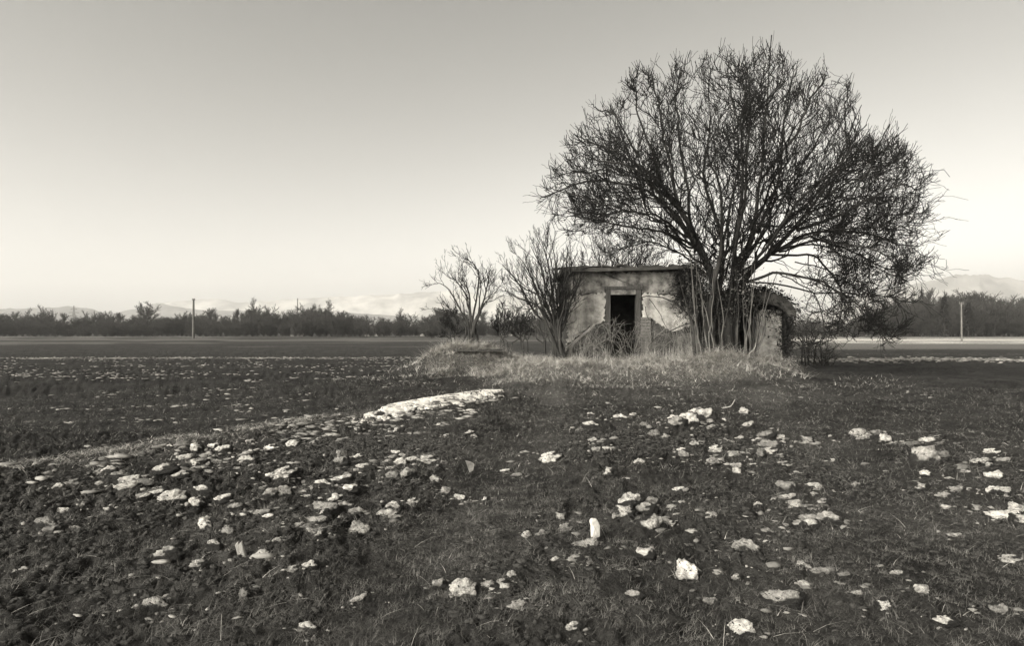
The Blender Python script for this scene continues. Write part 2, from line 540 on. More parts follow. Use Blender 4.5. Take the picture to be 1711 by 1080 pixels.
# ------------------------------------------------------------------ ground
def snow_cover(x, y):
    d = np.hypot(x, y)
    s = np.zeros(np.shape(x))
    left = line_s(x, y) > 0.2
    n = fbm(x * 0.35 + 11, y * 0.9, 3)
    # thin white bands across the far fields
    s = np.maximum(s, 0.58 * np.exp(-((y - 28.0 - 0.02 * x) / 1.1) ** 2) * (1 - sstep(-9, -1, x)))
    s = np.maximum(s, 0.36 * left * np.exp(-((y - 21) / 6) ** 2) * sstep(0.4, 0.62, n) * (1 - sstep(-6, -1.5, x)))
    s = np.maximum(s, 0.62 * np.exp(-((y - 26.5) / 1.5) ** 2) * sstep(11, 13, x))
    s = np.maximum(s, 0.43 * np.exp(-((y - 33) / 3) ** 2) * sstep(11, 16, x))
    s = np.maximum(s, 0.75 * np.exp(-((y - 92) / 7.0) ** 2) * sstep(30, 45, x))
    s = np.maximum(s, 0.6 * np.exp(-((y - 70) / 4.0) ** 2) * sstep(24, 40, x))
    s = np.maximum(s, 0.62 * np.exp(-((y - 140) / 9.0) ** 2) * (1 - sstep(-80, 0, x)))
    s = np.maximum(s, 0.5 * sstep(50, 62, y) * (1 - sstep(120, 160, y)) * sstep(16, 40, x))
    return s


def cover(x, y):
    c = np.zeros((len(x), 4)); c[:, 3] = 1
    m = mound_mask(x, y)
    n = fbm(x * 1.3, y * 1.3, 3)
    front = bump(x, y, 3.0, 13.2, 6.5, 4.5, 0.3)
    s = line_s(x, y)
    verge = np.exp(-((s + 0.3) / 0.55) ** 2) * (1 - sstep(9, 13, y))
    c[:, 0] = np.clip(0.75 * m + 0.34 * front + 0.3 * verge + 0.22 * track_mask(x, y) + 0.25 * (n - 0.5), 0, 1)
    far_r = sstep(38, 45, y) * sstep(14, 22, x)
    c[:, 0] = np.maximum(c[:, 0], 0.8 * far_r)
    bands = fbm(x * .01, y * .16, 3)
    c[:, 0] = np.maximum(c[:, 0], (0.02 + .62 * sstep(.42, .64, bands)) * sstep(33, 45, y))
    hi = (H(x, y) - H0(x, y))
    patch = sstep(.46, .66, fbm(x * .55 + 2, y * .55 + 6, 3)) * (s < -.1) * (1 - track_mask(x, y))
    row = np.exp(-((s + .9) / .7) ** 2) * (1 - sstep(-.5, .5, x))
    right = bump(x, y, 2.6, 7.2, 2.4, 2.6, .4) + bump(x, y, 5.0, 6.6, 1.6, 1.3, .3)
    near = np.clip(.45 * patch + .45 * row + .6 * right, 0, .75) * (1 - sstep(11, 13, y))
    c[:, 1] = np.maximum(snow_cover(x, y), (.34 + .26 * sstep(.0, .05, hi)) * near)
    c[:, 2] = np.clip(0.7 * sstep(0.1, 0.6, s) * (1 - sstep(25, 40, y)) + 0.8 * bump(x, y, 15.0, 18.5, 8, 4, 0.3) * sstep(7.5, 9, x), 0, 1)
    return c


def build_ground():
    ys = np.arange(770, 30, -1.8)
    rr = np.concatenate([[0.35, 0.8, 1.2], F * CAMH / ys, np.geomspace(43, 5200, 64)])
    a_in = np.linspace(-50, 50, 760)
    a_out = np.linspace(50, 310, 60)[1:-1]
    an = np.radians(np.concatenate([a_in, a_out]))
    nr, na = len(rr), len(an)
    Rg, Ag = np.meshgrid(rr, an, indexing='ij')
    x, y = (Rg * np.sin(Ag)).ravel(), (Rg * np.cos(Ag)).ravel()
    z = H(x, y)
    v = np.column_stack([x, y, z])
    v = np.vstack([v, [[0, 0, float(H0(0, 0))]]])
    i = np.arange(nr - 1)[:, None] * na; j = np.arange(na)[None]; j2 = (j + 1) % na
    q = np.stack([i + j, i + na + j, i + na + j2, i + j2], -1).reshape(-1, 4)
    c = len(v) - 1
    tri = [(c, k, (k + 1) % na) for k in range(na)]
    # cap triangles as degenerate-free quads are not possible: build them through a second small mesh merged by loops
    me = bpy.data.meshes.new("ground")
    me.vertices.add(len(v)); me.vertices.foreach_set("co", v.astype(np.float32).ravel())
    li = np.concatenate([q.ravel(), np.array(tri).ravel()]).astype(np.int32)
    st = np.concatenate([np.arange(len(q)) * 4, q.size + np.arange(len(tri)) * 3]).astype(np.int32)
    tt = np.concatenate([np.full(len(q), 4), np.full(len(tri), 3)]).astype(np.int32)
    me.loops.add(len(li)); me.loops.foreach_set("vertex_index", li)
    me.polygons.add(len(st)); me.polygons.foreach_set("loop_start", st); me.polygons.foreach_set("loop_total", tt)
    me.update(calc_edges=True)
    ca = me.color_attributes.new("cover", 'FLOAT_COLOR', 'POINT')
    ca.data.foreach_set("color", cover(v[:, 0], v[:, 1]).astype(np.float32).ravel())
    o = link("ground", me, None, ground_mat(), True)
    tag(o, kind='structure')


build_ground()


# ------------------------------------------------------------------ hills
def hill(name, pts, D, T, lo, hi, seed, nx=260, ny=18):
    pts = np.array(pts, float)
    px = np.linspace(pts[0, 0], pts[-1, 0], nx)
    py = np.interp(px, pts[:, 0], pts[:, 1])
    k = np.ones(5) / 5
    py = np.convolve(np.pad(py, 2, 'edge'), k, 'valid')
    py = py + (fbm(px * 0.035 + seed * 7, px * 0 + seed, 4) - 0.5) * 2.5
    fade = np.ones(nx)
    u = (px - CX) / F
    hr = (HOR - py) / F * D
    rows = []
    for j, t in enumerate(np.linspace(-1, 1, ny)):
        Y = D + T * t
        prof = cos(t * pi / 2) ** 0.9
        nz = (fbm(px * 0.06 + seed, np.full(nx, t * 4.0 + seed), 4) - 0.5) * (1 - abs(t)) * np.minimum(1, abs(t) * 3)
        z = hr * prof * (1 + 0.4 * nz) - 6
        rows.append(np.column_stack([u * Y, np.full(nx, Y), z]))
    v = np.concatenate(rows)
    i = np.arange(ny - 1)[:, None] * nx; j = np.arange(nx - 1)[None]
    q = np.stack([i + j, i + j + 1, i + nx + j + 1, i + nx + j], -1).reshape(-1, 4)
    m = mat(name + "_slopes", lo, hi, 0.006, 0.95, 0, detail=8, contrast=(0.38, 0.6))
    o = link("hills", np_mesh("hills", v, q), None, m, True)
    tag(o, kind='structure')


hill("near_hill", [(-160, 522), (-40, 514), (60, 512), (110, 510), (150, 513), (185, 524), (215, 530), (250, 540)], 2300, 380, 0.05, 0.14, 1)
hill("mid_hills", [(120, 540), (185, 524), (205, 517), (235, 514), (265, 503), (290, 510), (330, 515), (420, 517), (470, 524), (520, 519), (580, 520), (640, 524), (690, 527), (760, 530), (900, 540), (1010, 556)], 2700, 400, 0.07, 0.3, 2)
hill("snow_mountains", [(180, 530), (240, 512), (280, 502), (325, 500), (365, 496), (400, 505), (430, 502), (460, 500), (520, 498), (570, 495), (640, 491), (700, 487), (760, 485), (850, 492), (960, 500), (1100, 505), (1250, 515), (1400, 530), (1450, 556)], 3700, 520, 0.2, 0.62, 3)
hill("right_mountain", [(1240, 556), (1320, 530), (1380, 515), (1440, 492), (1490, 481), (1540, 470), (1590, 460), (1630, 457), (1680, 462), (1760, 475), (1880, 500)], 3200, 500, 0.12, 0.4, 4)

# ------------------------------------------------------------------ haze
hz = MB(); hz.box(-5600, 5600, -5600, 5600, -8, 460)
m = bpy.data.materials.new("pale_air"); m.use_nodes = True
t = m.node_tree; t.nodes.clear()
pv = t.nodes.new("ShaderNodeVolumePrincipled"); out = t.nodes.new("ShaderNodeOutputMaterial")
pv.inputs['Color'].default_value = (0.985, 0.97, 0.945, 1)
pv.inputs['Density'].default_value = 0.00031
pv.inputs['Anisotropy'].default_value = 0.2
t.links.new(pv.outputs[0], out.inputs['Volume'])
tag(hz.build("haze", m), kind='stuff')


# ------------------------------------------------------------------ hut
HY = 17.4


def U(px, Y=HY): return (px - CX) / F * Y
def V(py, Y=HY): return CAMH + (HOR - py) / F * Y


HZ0 = 0.2
hut = empty("abandoned_hut", (U(1045), HY, HZ0))
tag(hut, "derelict flat-roofed hut with peeling pale plaster and a gaping dark doorway", "hut")
OX, OZ = U(1045), HZ0


def hx(px): return U(px) - OX
def hzv(py): return V(py) - OZ


XL, XR = hx(948), hx(1166)
ZT = hzv(452)
DX0, DX1, DZ1 = hx(1014), hx(1069), hzv(484)
DEPTH = 3.0
mb = MB()        # front wall with its doorway
mb.box(XL, DX0, 0, .28, -.4, ZT); mb.box(DX1, XR, 0, .28, -.4, ZT); mb.box(DX0, DX1, 0, .28, DZ1, ZT)
mb.build("wall", M_BASEWALL, hut)
for x0, x1, y0, y1 in ((XL, XL + .25, .28, DEPTH - .25), (XR - .25, XR, .28, DEPTH - .25), (XL, XR, DEPTH - .25, DEPTH)):
    mb = MB(); mb.box(x0, x1, y0, y1, -.4, ZT); mb.build("wall", M_DARKIN, hut)
mb = MB(); mb.box(XL + .25, XR - .25, .28, DEPTH - .25, -.3, -.02); mb.build("floor", M_DARKIN, hut)


def plaster(outline, y, th, m, name="plaster_patch", rag=0.03, sub=0.045):
    """a coat of render: ragged outline in hut x,z, th thick, standing on the wall face"""
    pts = []
    n = len(outline)
    for i in range(n):
        a, b = np.array(outline[i]), np.array(outline[(i + 1) % n])
        k = max(1, int(np.linalg.norm(b - a) / sub))
        for j in range(k):
            p = a + (b - a) * j / k
            if 0 < j: p = p + rng.normal(0, rag, 2)
            pts.append(tuple(p))
    mb = MB(); mb.prism(pts, y - th, y - 0.002)
    return mb.build(name, m, hut)


def hp(*pp): return [(hx(a), hzv(b)) for a, b in pp]


# upper band (darker, stained), above the crack that runs round the hut
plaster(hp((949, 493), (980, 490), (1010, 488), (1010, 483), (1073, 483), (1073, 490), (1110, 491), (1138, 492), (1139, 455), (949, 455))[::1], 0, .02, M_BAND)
plaster(hp((947, 577), (965, 562), (982, 548), (1000, 541), (1010, 538), (1011, 489.5), (985, 491.5), (949, 495)), 0, .035, M_PLASTER)
plaster(hp((1073, 531), (1082, 531), (1092, 535), (1104, 543), (1112, 549), (1125, 554), (1140, 549), (1156, 541), (1164, 530), (1164, 496), (1138, 494), (1074, 492)), 0, .035, M_PLASTER)
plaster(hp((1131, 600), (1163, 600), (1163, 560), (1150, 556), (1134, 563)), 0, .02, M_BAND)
# door surround
mb = MB()
mb.box(DX0 - .03, DX0 + .10, -.055, .2, -.3, DZ1); mb.build("door_frame", M_WOOD, hut, .008)
mb = MB(); mb.box(DX1 - .10, DX1 + .03, -.055, .2, -.3, DZ1); mb.build("door_frame", M_WOOD, hut, .008)
mb = MB(); mb.box(DX0 - .07, DX1 + .07, -.07, .22, DZ1, DZ1 + .09); mb.build("lintel", M_WOOD, hut, .01)
mb = MB(); mb.box(DX0 + .10, DX1 - .10, -.03, .1, DZ1 - .15, DZ1 - .003); mb.build("head_board", M_BAND, hut, .008)
# brick jamb pier to the right of the doorway
bz = -0.25
pier0, pier1 = hx(1070), hx(1086)
bm_ = MB(); bm_.box(0, 1, 0, 1, 0, 1)
k = 0
brick_me = None
while bz < hzv(530):
    half = (pier1 - pier0)
    segs = [(0, .62), (.64, 1.0)] if k % 2 else [(0, .36), (.38, 1.0)]
    for s0, s1 in segs:
        if brick_me is None:
            mbk = MB(); mbk.box(-.5, .5, -.5, .5, -.5, .5)
            ob = mbk.build("brick", M_BRICK, hut); brick_me = ob.data
        else:
            ob = link("brick", brick_me, hut)
        ob.scale = (half * (s1 - s0), .12 + random.uniform(-.012, .012), .072)
        ob.location = (pier0 + half * (s0 + s1) / 2, -.062, bz + .036)
        ob.rotation_euler = (0, random.uniform(-.02, .02), random.uniform(-.04, .04))
    bz += .084
    k += 1
# sloping wing wall left of the steps, with a pale coping
zb = -.35
mb = MB()
mb.prism([(hx(937), hzv(608)), (hx(1008), zb), (hx(1008), hzv(542)), (hx(986), hzv(549)), (hx(948), hzv(580))], -.42, -.20)
mb.build("wing_wall", M_BASEWALL, hut)
mb = MB()
a, b = (hx(934), hzv(594)), (hx(991), hzv(545))
mb.prism([(a[0], a[1] - .01), (b[0], b[1] - .01), (b[0] - .02, b[1] + .05), (a[0] - .03, a[1] + .05)], -.45, -.17)
mb.build("coping", M_BAND, hut, .008)
# roof slab, tilted a little, with a tarred edge and debris
roof_t = 0.11
rl, rr_ = hx(937), hx(1160)
zl, zr = hzv(456.5), hzv(449.5)
mb = MB()
n = 26
top, bot = [], []
for i in range(n + 1):
    f = i / n
    x = rl + (rr_ - rl) * f
    z = zl + (zr - zl) * f
    sag = -.02 * sin(pi * f) + rng.normal(0, .006)
    bot.append((x, z + sag)); top.append((x, z + sag + roof_t * (1 - .25 * f) + rng.normal(0, .012)))
mb.prism(bot + top[::-1], -.34, DEPTH + .3)
ro = mb.build("roof", M_ROOF, hut)
mb = MB(); mb.box(XL, XR, .003, DEPTH - .003, ZT + .002, ZT + .05); mb.build("wall_plate", M_WOOD, hut)
# slabs of broken felt and moss lying on the edge of the roof
for i in range(16):
    f = random.random()
    x = rl + (rr_ - rl) * f; z = zl + (zr - zl) * f + roof_t
    mb = MB(); L_ = random.uniform(.1, .34)
    mb.box(-L_, L_, -.12, .12, 0, random.uniform(.03, .07))
    ob = mb.build("felt_scrap", M_ROOF, ro, .01, .012)
    ob.location = (x, -.2 + random.random() * .5, z - .015); ob.rotation_euler = (random.uniform(-.1, .1), random.uniform(-.15, .15), random.uniform(-.5, .5))

# ---- low annex on the right
AY = 18.0
ax0, ax1 = U(1172, AY), U(1318, AY)
ann = empty("low_annex", (ax0, AY, HZ0))
tag(ann, "low overgrown lean-to with a rounded dark roof right of the tree trunks", "lean-to")


def ah(px): return U(px, AY) - ax0
def av_(py): return V(py, AY) - HZ0


mb = MB(); mb.box(ah(1262), ah(1304), -.12, .3, -.4, av_(518)); mb.build("wall", M_PLASTER, ann, .02)
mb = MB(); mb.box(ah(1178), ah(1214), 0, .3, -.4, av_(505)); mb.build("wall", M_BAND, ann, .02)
mb = MB(); mb.box(ah(1172), ah(1178), 0, 2.4, -.4, av_(503)); mb.build("wall", M_DARKIN, ann)
mb = MB(); mb.box(ah(1304), ah(1316), -.05, 2.4, -.4, av_(514)); mb.build("wall", M_BASEWALL, ann)
mb = MB(); mb.box(ah(1178), ah(1304), 2.2, 2.4, -.4, av_(512)); mb.build("wall", M_DARKIN, ann)
prof_t = [(1166, 494), (1195, 489), (1240, 486), (1275, 489), (1298, 496), (1312, 506), (1321, 520), (1322, 530)]
prof_b = [(1311, 530), (1306, 523), (1292, 513), (1270, 507), (1240, 504), (1195, 504), (1166, 506)]
mb = MB(); mb.prism([(ah(a), av_(b)) for a, b in (prof_t + prof_b)][::-1], -.35, 2.6)
mb.build("roof", M_ROOF, ann)

# ------------------------------------------------------------------ bare trees
def limb_poly(pts, n=14, Y=17.0):
    return spline([W(p[0], p[1], Y + (p[2] if len(p) > 2 else 0)) for p in pts], n)


def wiggle(P, a):
    n = len(P)
    j = np.cumsum(rng.normal(0, a, (n, 3)), axis=0)
    j -= np.linspace(0, 1, n)[:, None] * j[-1]
    return P + j


TY = 16.9
big = empty("big_bare_tree", W(1210, 603, TY))
big.location.z = float(H0(big.location.x, big.location.y)) - .05
tag(big, "huge many-stemmed leafless tree with a dense spreading crown beside the hut", "tree")


def loc(P, o): return P - np.array(o.location)


stems = [
    ([(1206, 606), (1203, 540), (1190, 472), (1163, 412), (1138, 352, -.2), (1108, 300, -.3), (1070, 268, -.3), (1018, 245, -.2), (958, 224)], .19, .009),
    ([(1192, 606, .3), (1196, 520, .3), (1200, 440, .4), (1190, 360, .5), (1172, 285, .6), (1182, 193, .6), (1172, 111, .5)], .12, .007),
    ([(1224, 606, .2), (1222, 500, .3), (1228, 420, .5), (1240, 335, .8), (1238, 240, 1.0), (1248, 156, 1.0), (1238, 104, 1.0)], .12, .007),
    ([(1222, 606), (1224, 510), (1238, 436), (1264, 388, -.2), (1272, 300, -.4), (1284, 193, -.4), (1289, 58, -.4)], .18, .007),
    ([(1232, 606), (1230, 528), (1246, 470), (1284, 428), (1330, 384, .2), (1376, 325, .4), (1412, 250, .5), (1440, 175, .6)], .16, .008),
    ([(1178, 604, -.3), (1180, 540, -.4), (1192, 470, -.8), (1212, 400, -1.4), (1205, 310, -2.2), (1190, 250, -2.6), (1200, 222, -2.8)], .11, .007),
]
limbs = [
    ([(1158, 402), (1105, 350, -.4), (1045, 315, -.7), (975, 306, -.8), (902, 331, -.9)], .10),
    ([(1138, 352), (1122, 260, .3), (1104, 187, .5), (1088, 119, .6)], .09),
    ([(1165, 412), (1152, 320, .5), (1138, 230, .9), (1130, 156, 1.0), (1139, 110, 1.0)], .09),
    ([(1108, 300), (1080, 210, -.6), (1062, 156, -.9), (1052, 119, -1.0)], .06),
    ([(1070, 268), (1030, 201, -.2), (1002, 185), (988, 175)], .05),
    ([(1264, 388), (1306, 300, .7), (1320, 201, 1.0), (1326, 121, 1.1)], .10),
    ([(1272, 300), (1326, 232, -.9), (1362, 165, -1.1), (1378, 123, -1.2)], .08),
    ([(1284, 193), (1250, 137), (1224, 111), (1210, 97)], .05),
    ([(1330, 384), (1400, 358, -.4), (1462, 330, -.6), (1501, 312, -.6), (1533, 318, -.6)], .10),
    ([(1284, 428), (1355, 394, .6), (1430, 388, 1.0), (1491, 398, 1.2), (1535, 412, 1.2)], .10),
    ([(1355, 394, .6), (1420, 420, .9), (1477, 450, 1.0), (1512, 452, 1.0)], .06),
    ([(1246, 470), (1300, 456, -.4), (1370, 474, -.6), (1415, 510, -.7), (1438, 552, -.7)], .08),
    ([(1284, 428), (1370, 432, .3), (1408, 490, .4), (1398, 556, .4)], .07),
    ([(1400, 358, -.4), (1448, 280, -.6), (1470, 246, -.6), (1487, 207, -.6)], .05),
    ([(1163, 412), (1104, 390, -.9), (1050, 384, -1.3), (1000, 370, -1.5), (964, 350, -1.5)], .07),
    ([(1190, 472), (1130, 420, .7), (1080, 405, 1.2), (1035, 418, 1.4)], .06),
    ([(1203, 440, .4), (1215, 330, 2.0), (1230, 230, 3.0), (1220, 137, 3.2)], .09),
    ([(1240, 440), (1300, 350, 2.2), (1350, 270, 3.2), (1390, 193, 3.5)], .09),
    ([(1170, 420), (1100, 340, 2.2), (1050, 260, 3.0), (1030, 193, 3.0)], .08),
    ([(1246, 460), (1290, 390, -1.8), (1340, 330, -2.8), (1400, 270, -3.2), (1440, 240, -3.2)], .09),
    ([(1225, 470), (1240, 390, -1.8), (1250, 300, -2.9), (1255, 201, -3.2), (1262, 174, -3.2)], .08),
    ([(1180, 450), (1140, 380, -1.6), (1090, 310, -2.6), (1040, 280, -2.8), (985, 262, -2.8)], .08),
    ([(1290, 424), (1350, 360, 2.0), (1430, 330, 2.8), (1491, 330, 3.0)], .08),
    ([(1300, 420), (1370, 400, -1.4), (1440, 410, -2.2), (1499, 430, -2.4)], .07),
    ([(1246, 475), (1330, 490, .9), (1395, 500, 1.3), (1450, 498, 1.4), (1491, 492, 1.4)], .05),
    ([(1376, 325, .4), (1420, 300, 1.2), (1477, 280, 1.3), (1501, 268, 1.3)], .06),
    ([(1412, 250, .5), (1405, 193, .5), (1412, 156, .5), (1418, 137, .5)], .04),
    ([(1300, 456, -.5), (1352, 490, -.9), (1376, 545, -1.0), (1368, 588, -1.0)], .035),
    ([(1340, 466, -.3), (1420, 500, -.5), (1460, 535, -.5), (1478, 560, -.5)], .035),
    ([(1330, 440, .6), (1400, 462, .9), (1446, 510, 1.0), (1452, 556, 1.0)], .035),
    ([(1284, 428), (1345, 372, 1.2), (1440, 362, 1.8), (1526, 388, 2.0)], .06),
    ([(1290, 424), (1380, 384, -.9), (1470, 372, -1.2), (1528, 352, -1.2)], .06),
    ([(1300, 422), (1360, 410, -.3), (1440, 436, -.4), (1516, 470, -.4)], .05),
    ([(1138, 352), (1080, 304, 1.4), (1010, 282, 2.0), (935, 292, 2.2)], .06),
    ([(1163, 412), (1110, 372, -1.0), (1036, 345, -1.8), (930, 318, -2.0)], .06),
    ([(1160, 400), (1085, 362, .4), (1020, 360, .6), (975, 372, .7)], .05),
    ([(1330, 384), (1400, 310, 1.6), (1470, 275, 2.2), (1513, 270, 2.2)], .05),
    ([(1138, 352), (1080, 330, .8), (1020, 335, 1.2), (975, 330, 1.2)], .06),
]
allP, allR = [], []
LN = 18
for pts, r0, r1 in stems:
    P = wiggle(limb_poly(pts, LN, TY), .035)
    P[0, 2] = float(H0(P[0, 0], P[0, 1])) - .12
    t_ = np.linspace(0, 1, LN)
    r = r1 + (r0 * .92 - r1) * (1 - t_) ** 1.45
    r[0] *= 1.35
    v, q = tubes(loc(P, big)[None], r[None], 9)
    v += rng.normal(0, .006, v.shape)
    link("stem", np_mesh("stem", v, q), big, M_BARK, True)
    allP.append(P); allR.append(r)
for pts, r0 in limbs:
    P = wiggle(limb_poly(pts, LN, TY), .03)
    t_ = np.linspace(0, 1, LN)
    r = .012 + (r0 * .52 - .012) * (1 - t_) ** 0.9
    v, q = tubes(loc(P, big)[None], r[None], 6)
    link("limb", np_mesh("limb", v, q), big, M_BARK, True)
    allP.append(P); allR.append(r)
P0_, R0_ = np.array(allP), np.array(allR)
tw = []
P1, R1 = grow(P0_, R0_, 20, .25, .36, .4, 9, spread=.95, up=.14, bend=.15, wig=.15, r0=.42, tip=.3, taper=.55, pw=.95)


CROWN = np.array([(860, 345), (892, 325), (945, 215), (985, 172), (1015, 165), (1050, 112), (1085, 88), (1112, 108), (1138, 72), (1160, 92), (1185, 66), (1222, 78), (1250, 62), (1290, 50), (1318, 66), (1345, 110), (1378, 92), (1395, 130), (1420, 128), (1445, 175), (1468, 230), (1496, 196), (1530, 240), (1585, 318), (1615, 390)], float)


def trim(P, r, slack=0.0):  # twigs that would stand out of the crown's outline are shorter
    for k in range(5):
        q = CX + F * P[..., 0] / P[..., 1]
        lim = CAMH + (HOR - np.interp(q, CROWN[:, 0], CROWN[:, 1]) + slack) / F * P[..., 1]
        bad = (P[..., 2] > lim).any(1) | (q > 1585).any(1)
        if k == 4: break
        P = np.where(bad[:, None, None], P[:, :1] + (P - P[:, :1]) * .68, P)
    return P[~bad], r[~bad]


P1, R1 = trim(P1, R1, -rng.uniform(0, 46, (len(P1), 1)))
R1 = np.clip(R1, .008, .034)
def shed(P, r, full, lo=.15):
    l = np.linalg.norm(np.diff(P, axis=1), axis=2).sum(1)
    k = rng.random(len(P)) < np.clip(l / full, lo, 1)
    return P[k], r[k]


P2, R2 = grow(P1, R1, 10, .12, .42, .25, 6, spread=.8, up=.28, bend=.2, wig=.11, r0=.55, tip=.4)
R2 = np.clip(R2, .008, .016)
P2, R2 = shed(*trim(P2, R2, -rng.uniform(-14, 30, (len(P2), 1))), .75)
P3, R3 = grow(P2, R2, 5, .15, .5, .22, 4, spread=.8, up=.25, bend=.2, wig=.10, r0=.7, tip=.5)
R3 = np.clip(R3, .006, .010)
P3, R3 = shed(P3, R3, .42)
ku = rng.random(len(P3)) > .55 * sstep(4.6, 6.2, P3[:, 0, 2]) * sstep(.3, .6, fbm(P3[:, 0, 0] * .9 + 3, P3[:, 0, 2] * .9, 2) + .15)
P3, R3 = P3[ku], R3[ku]
keep = rng.random(len(P3)) < .95
PX, RX = grow(P0_, R0_, 6, .6, .24, .7, 8, spread=.45, up=.45, bend=.12, wig=.07, r0=.3, tip=.3)
PX, RX = trim(PX, RX, rng.uniform(-10, 26, (len(PX), 1)))
RX = np.clip(RX, .005, .012)
# drooping low twigs on the right and the left of the crown
lm = (P1[:, 0, 2] < 5.0) & (P1[:, 0, 2] > 2.2)
low, lowr = P1[lm], R1[lm]
PD, RD = grow(low, lowr, 4, .2, .6, .5, 7, spread=.7, up=-.22, bend=-.14, wig=.08, r0=.5, tip=.4)
RD = np.clip(RD, .005, .012)
parts = [tubes(loc(P1, big), R1, 4), tubes(loc(P2, big), R2, 3), tubes(loc(P3[keep], big), R3[keep], 3), tubes(loc(PX, big), RX, 3), tubes(loc(PD, big), RD, 3)]
v, q = join(parts)
tag(link("twigs", np_mesh("twigs", v, q), big, M_TWIG), kind='stuff')
# pale young shoots standing round the foot of the stems
for i in range(34):
    px0 = random.uniform(1160, 1265)
    px1 = px0 + random.gauss(0, 18) + (px0 - 1210) * .3
    py1 = random.uniform(420, 500)
    yy = random.uniform(-.7, .2)
    P = wiggle(limb_poly([(px0, 602, yy), ((px0 * .7 + px1 * .3) + random.gauss(0, 4), 560, yy), ((px0 + px1) / 2, 520, yy), (px1, py1, yy * 1.3)], 10, TY), .02)
    P[0, 2] = float(H0(P[0, 0], P[0, 1])) - .05
    r = np.linspace(random.uniform(.014, .036), .008, 10)
    v, q = tubes(loc(P, big)[None], r[None], 6)
    link("shoot", np_mesh("shoot", v, q), big, M_TWIGPALE if i % 3 else M_BARK, True)


def bare_tree(name, label, cat, base, Y, ends, r0, lv=(10, 6, 3), pale=False, spread=.7, mids=None, n=12, thick=1.0, up=.3):
    o = empty(name, W(base[0], base[1], Y))
    o.location.z = float(H0(o.location.x, o.location.y)) - .03
    tag(o, label, cat)
    Ps, Rs = [], []
    for e in ends:
        pts = [(base[0] + random.gauss(0, 8), base[1])] + [(base[0] + (a - base[0]) * .95, base[1] + (b - base[1]) * .87) for a, b in e]
        P = wiggle(limb_poly(pts, n, Y), .022)
        P[0, 2] = float(H0(P[0, 0], P[0, 1])) - .05
        r = .008 + (r0 * random.uniform(.7, 1.1) - .008) * (1 - np.linspace(0, 1, n)) ** .9
        v, q = tubes(loc(P, o)[None], r[None], 6)
        link("stem", np_mesh("stem", v, q), o, M_BARK, True)
        Ps.append(P); Rs.append(r)
    Ps, Rs = np.array(Ps), np.array(Rs)
    A, RA = grow(Ps, Rs, lv[0], .25, .3, .25, 6, spread=spread, up=up, bend=.15, wig=.1, r0=.45, tip=.4); RA = np.clip(RA, .005, .018) * thick
    B, RB = grow(A, RA, lv[1], .15, .45, .15, 5, spread=spread, up=up, bend=.15, wig=.1, r0=.6, tip=.5); RB = np.clip(RB, .004, .010) * thick
    pr = [tubes(loc(A, o), RA, 3), tubes(loc(B, o), RB, 3)]
    if lv[2]:
        C, RC = grow(B, RB, lv[2], .2, .5, .1, 4, spread=spread, up=up, bend=.15, wig=.1, r0=.7, tip=.6); RC = np.clip(RC, .0035, .007) * thick
        pr.append(tubes(loc(C, o), RC, 3))
    v, q = join(pr)
    tag(link("twigs", np_mesh("twigs", v, q), o, M_TWIGPALE if pale else M_TWIG), kind='stuff')
    return o


bare_tree("small_bare_tree", "small sparse bare tree standing alone left of the hut behind the grass heap", "tree", (788, 580), 18.6, [
    [(790, 530), (797, 480), (799, 440), (790, 420), (776, 412)],
    [(794, 530), (806, 480), (811, 450), (813, 430)],
    [(782, 540), (768, 505), (752, 470), (740, 461), (722, 458)],
    [(780, 545), (764, 522), (746, 508), (722, 505)],
    [(786, 530), (778, 490), (766, 462), (745, 443)],
    [(792, 540), (808, 505), (818, 485), (828, 470)],
    [(788, 520), (786, 480), (778, 455), (764, 445)],
    [(790, 545), (800, 510), (802, 470), (806, 450)],
], .04, (9, 4, 2), spread=.75, thick=1.05, up=.25)
mid = []
for (ex, ey) in [(834, 418), (846, 440), (862, 402), (884, 382), (904, 377), (922, 384), (948, 384), (966, 396), (980, 418), (838, 468), (872, 424), (900, 410), (930, 405), (955, 420), (856, 500), (972, 440), (890, 440), (916, 395)]:
    mid.append([(932 + (ex - 932) * .08 + random.gauss(0, 4), 550), (934 + (ex - 934) * .32 + random.gauss(0, 5), 506 - random.random() * 14), (934 + (ex - 934) * .68, ey + (520 - ey) * .33), (ex, ey)])
bare_tree("multi_stem_shrub", "tall fan-shaped bare shrub growing at the left corner of the hut", "shrub", (938, 603), 16.5, mid, .045, (9, 5, 2), spread=.6, up=.25)
back = []
for (ex, ey) in [(985, 388), (1004, 376), (1030, 384), (1052, 380), (1078, 392), (1104, 404), (1120, 420), (996, 410), (1018, 398), (1066, 404), (1092, 418), (1040, 400), (970, 420)]:
    back.append([(1045 + (ex - 1045) * .3, 500), (1045 + (ex - 1045) * .62, 455 + random.gauss(0, 6)), (ex, ey)])
bare_tree("roadside_shrub", "wide tangle of bare branches rising above the flat roof from behind the hut", "shrub", (1045, 566), 21.6, back, .05, (10, 6, 2), spread=.9, up=.1, thick=1.2)

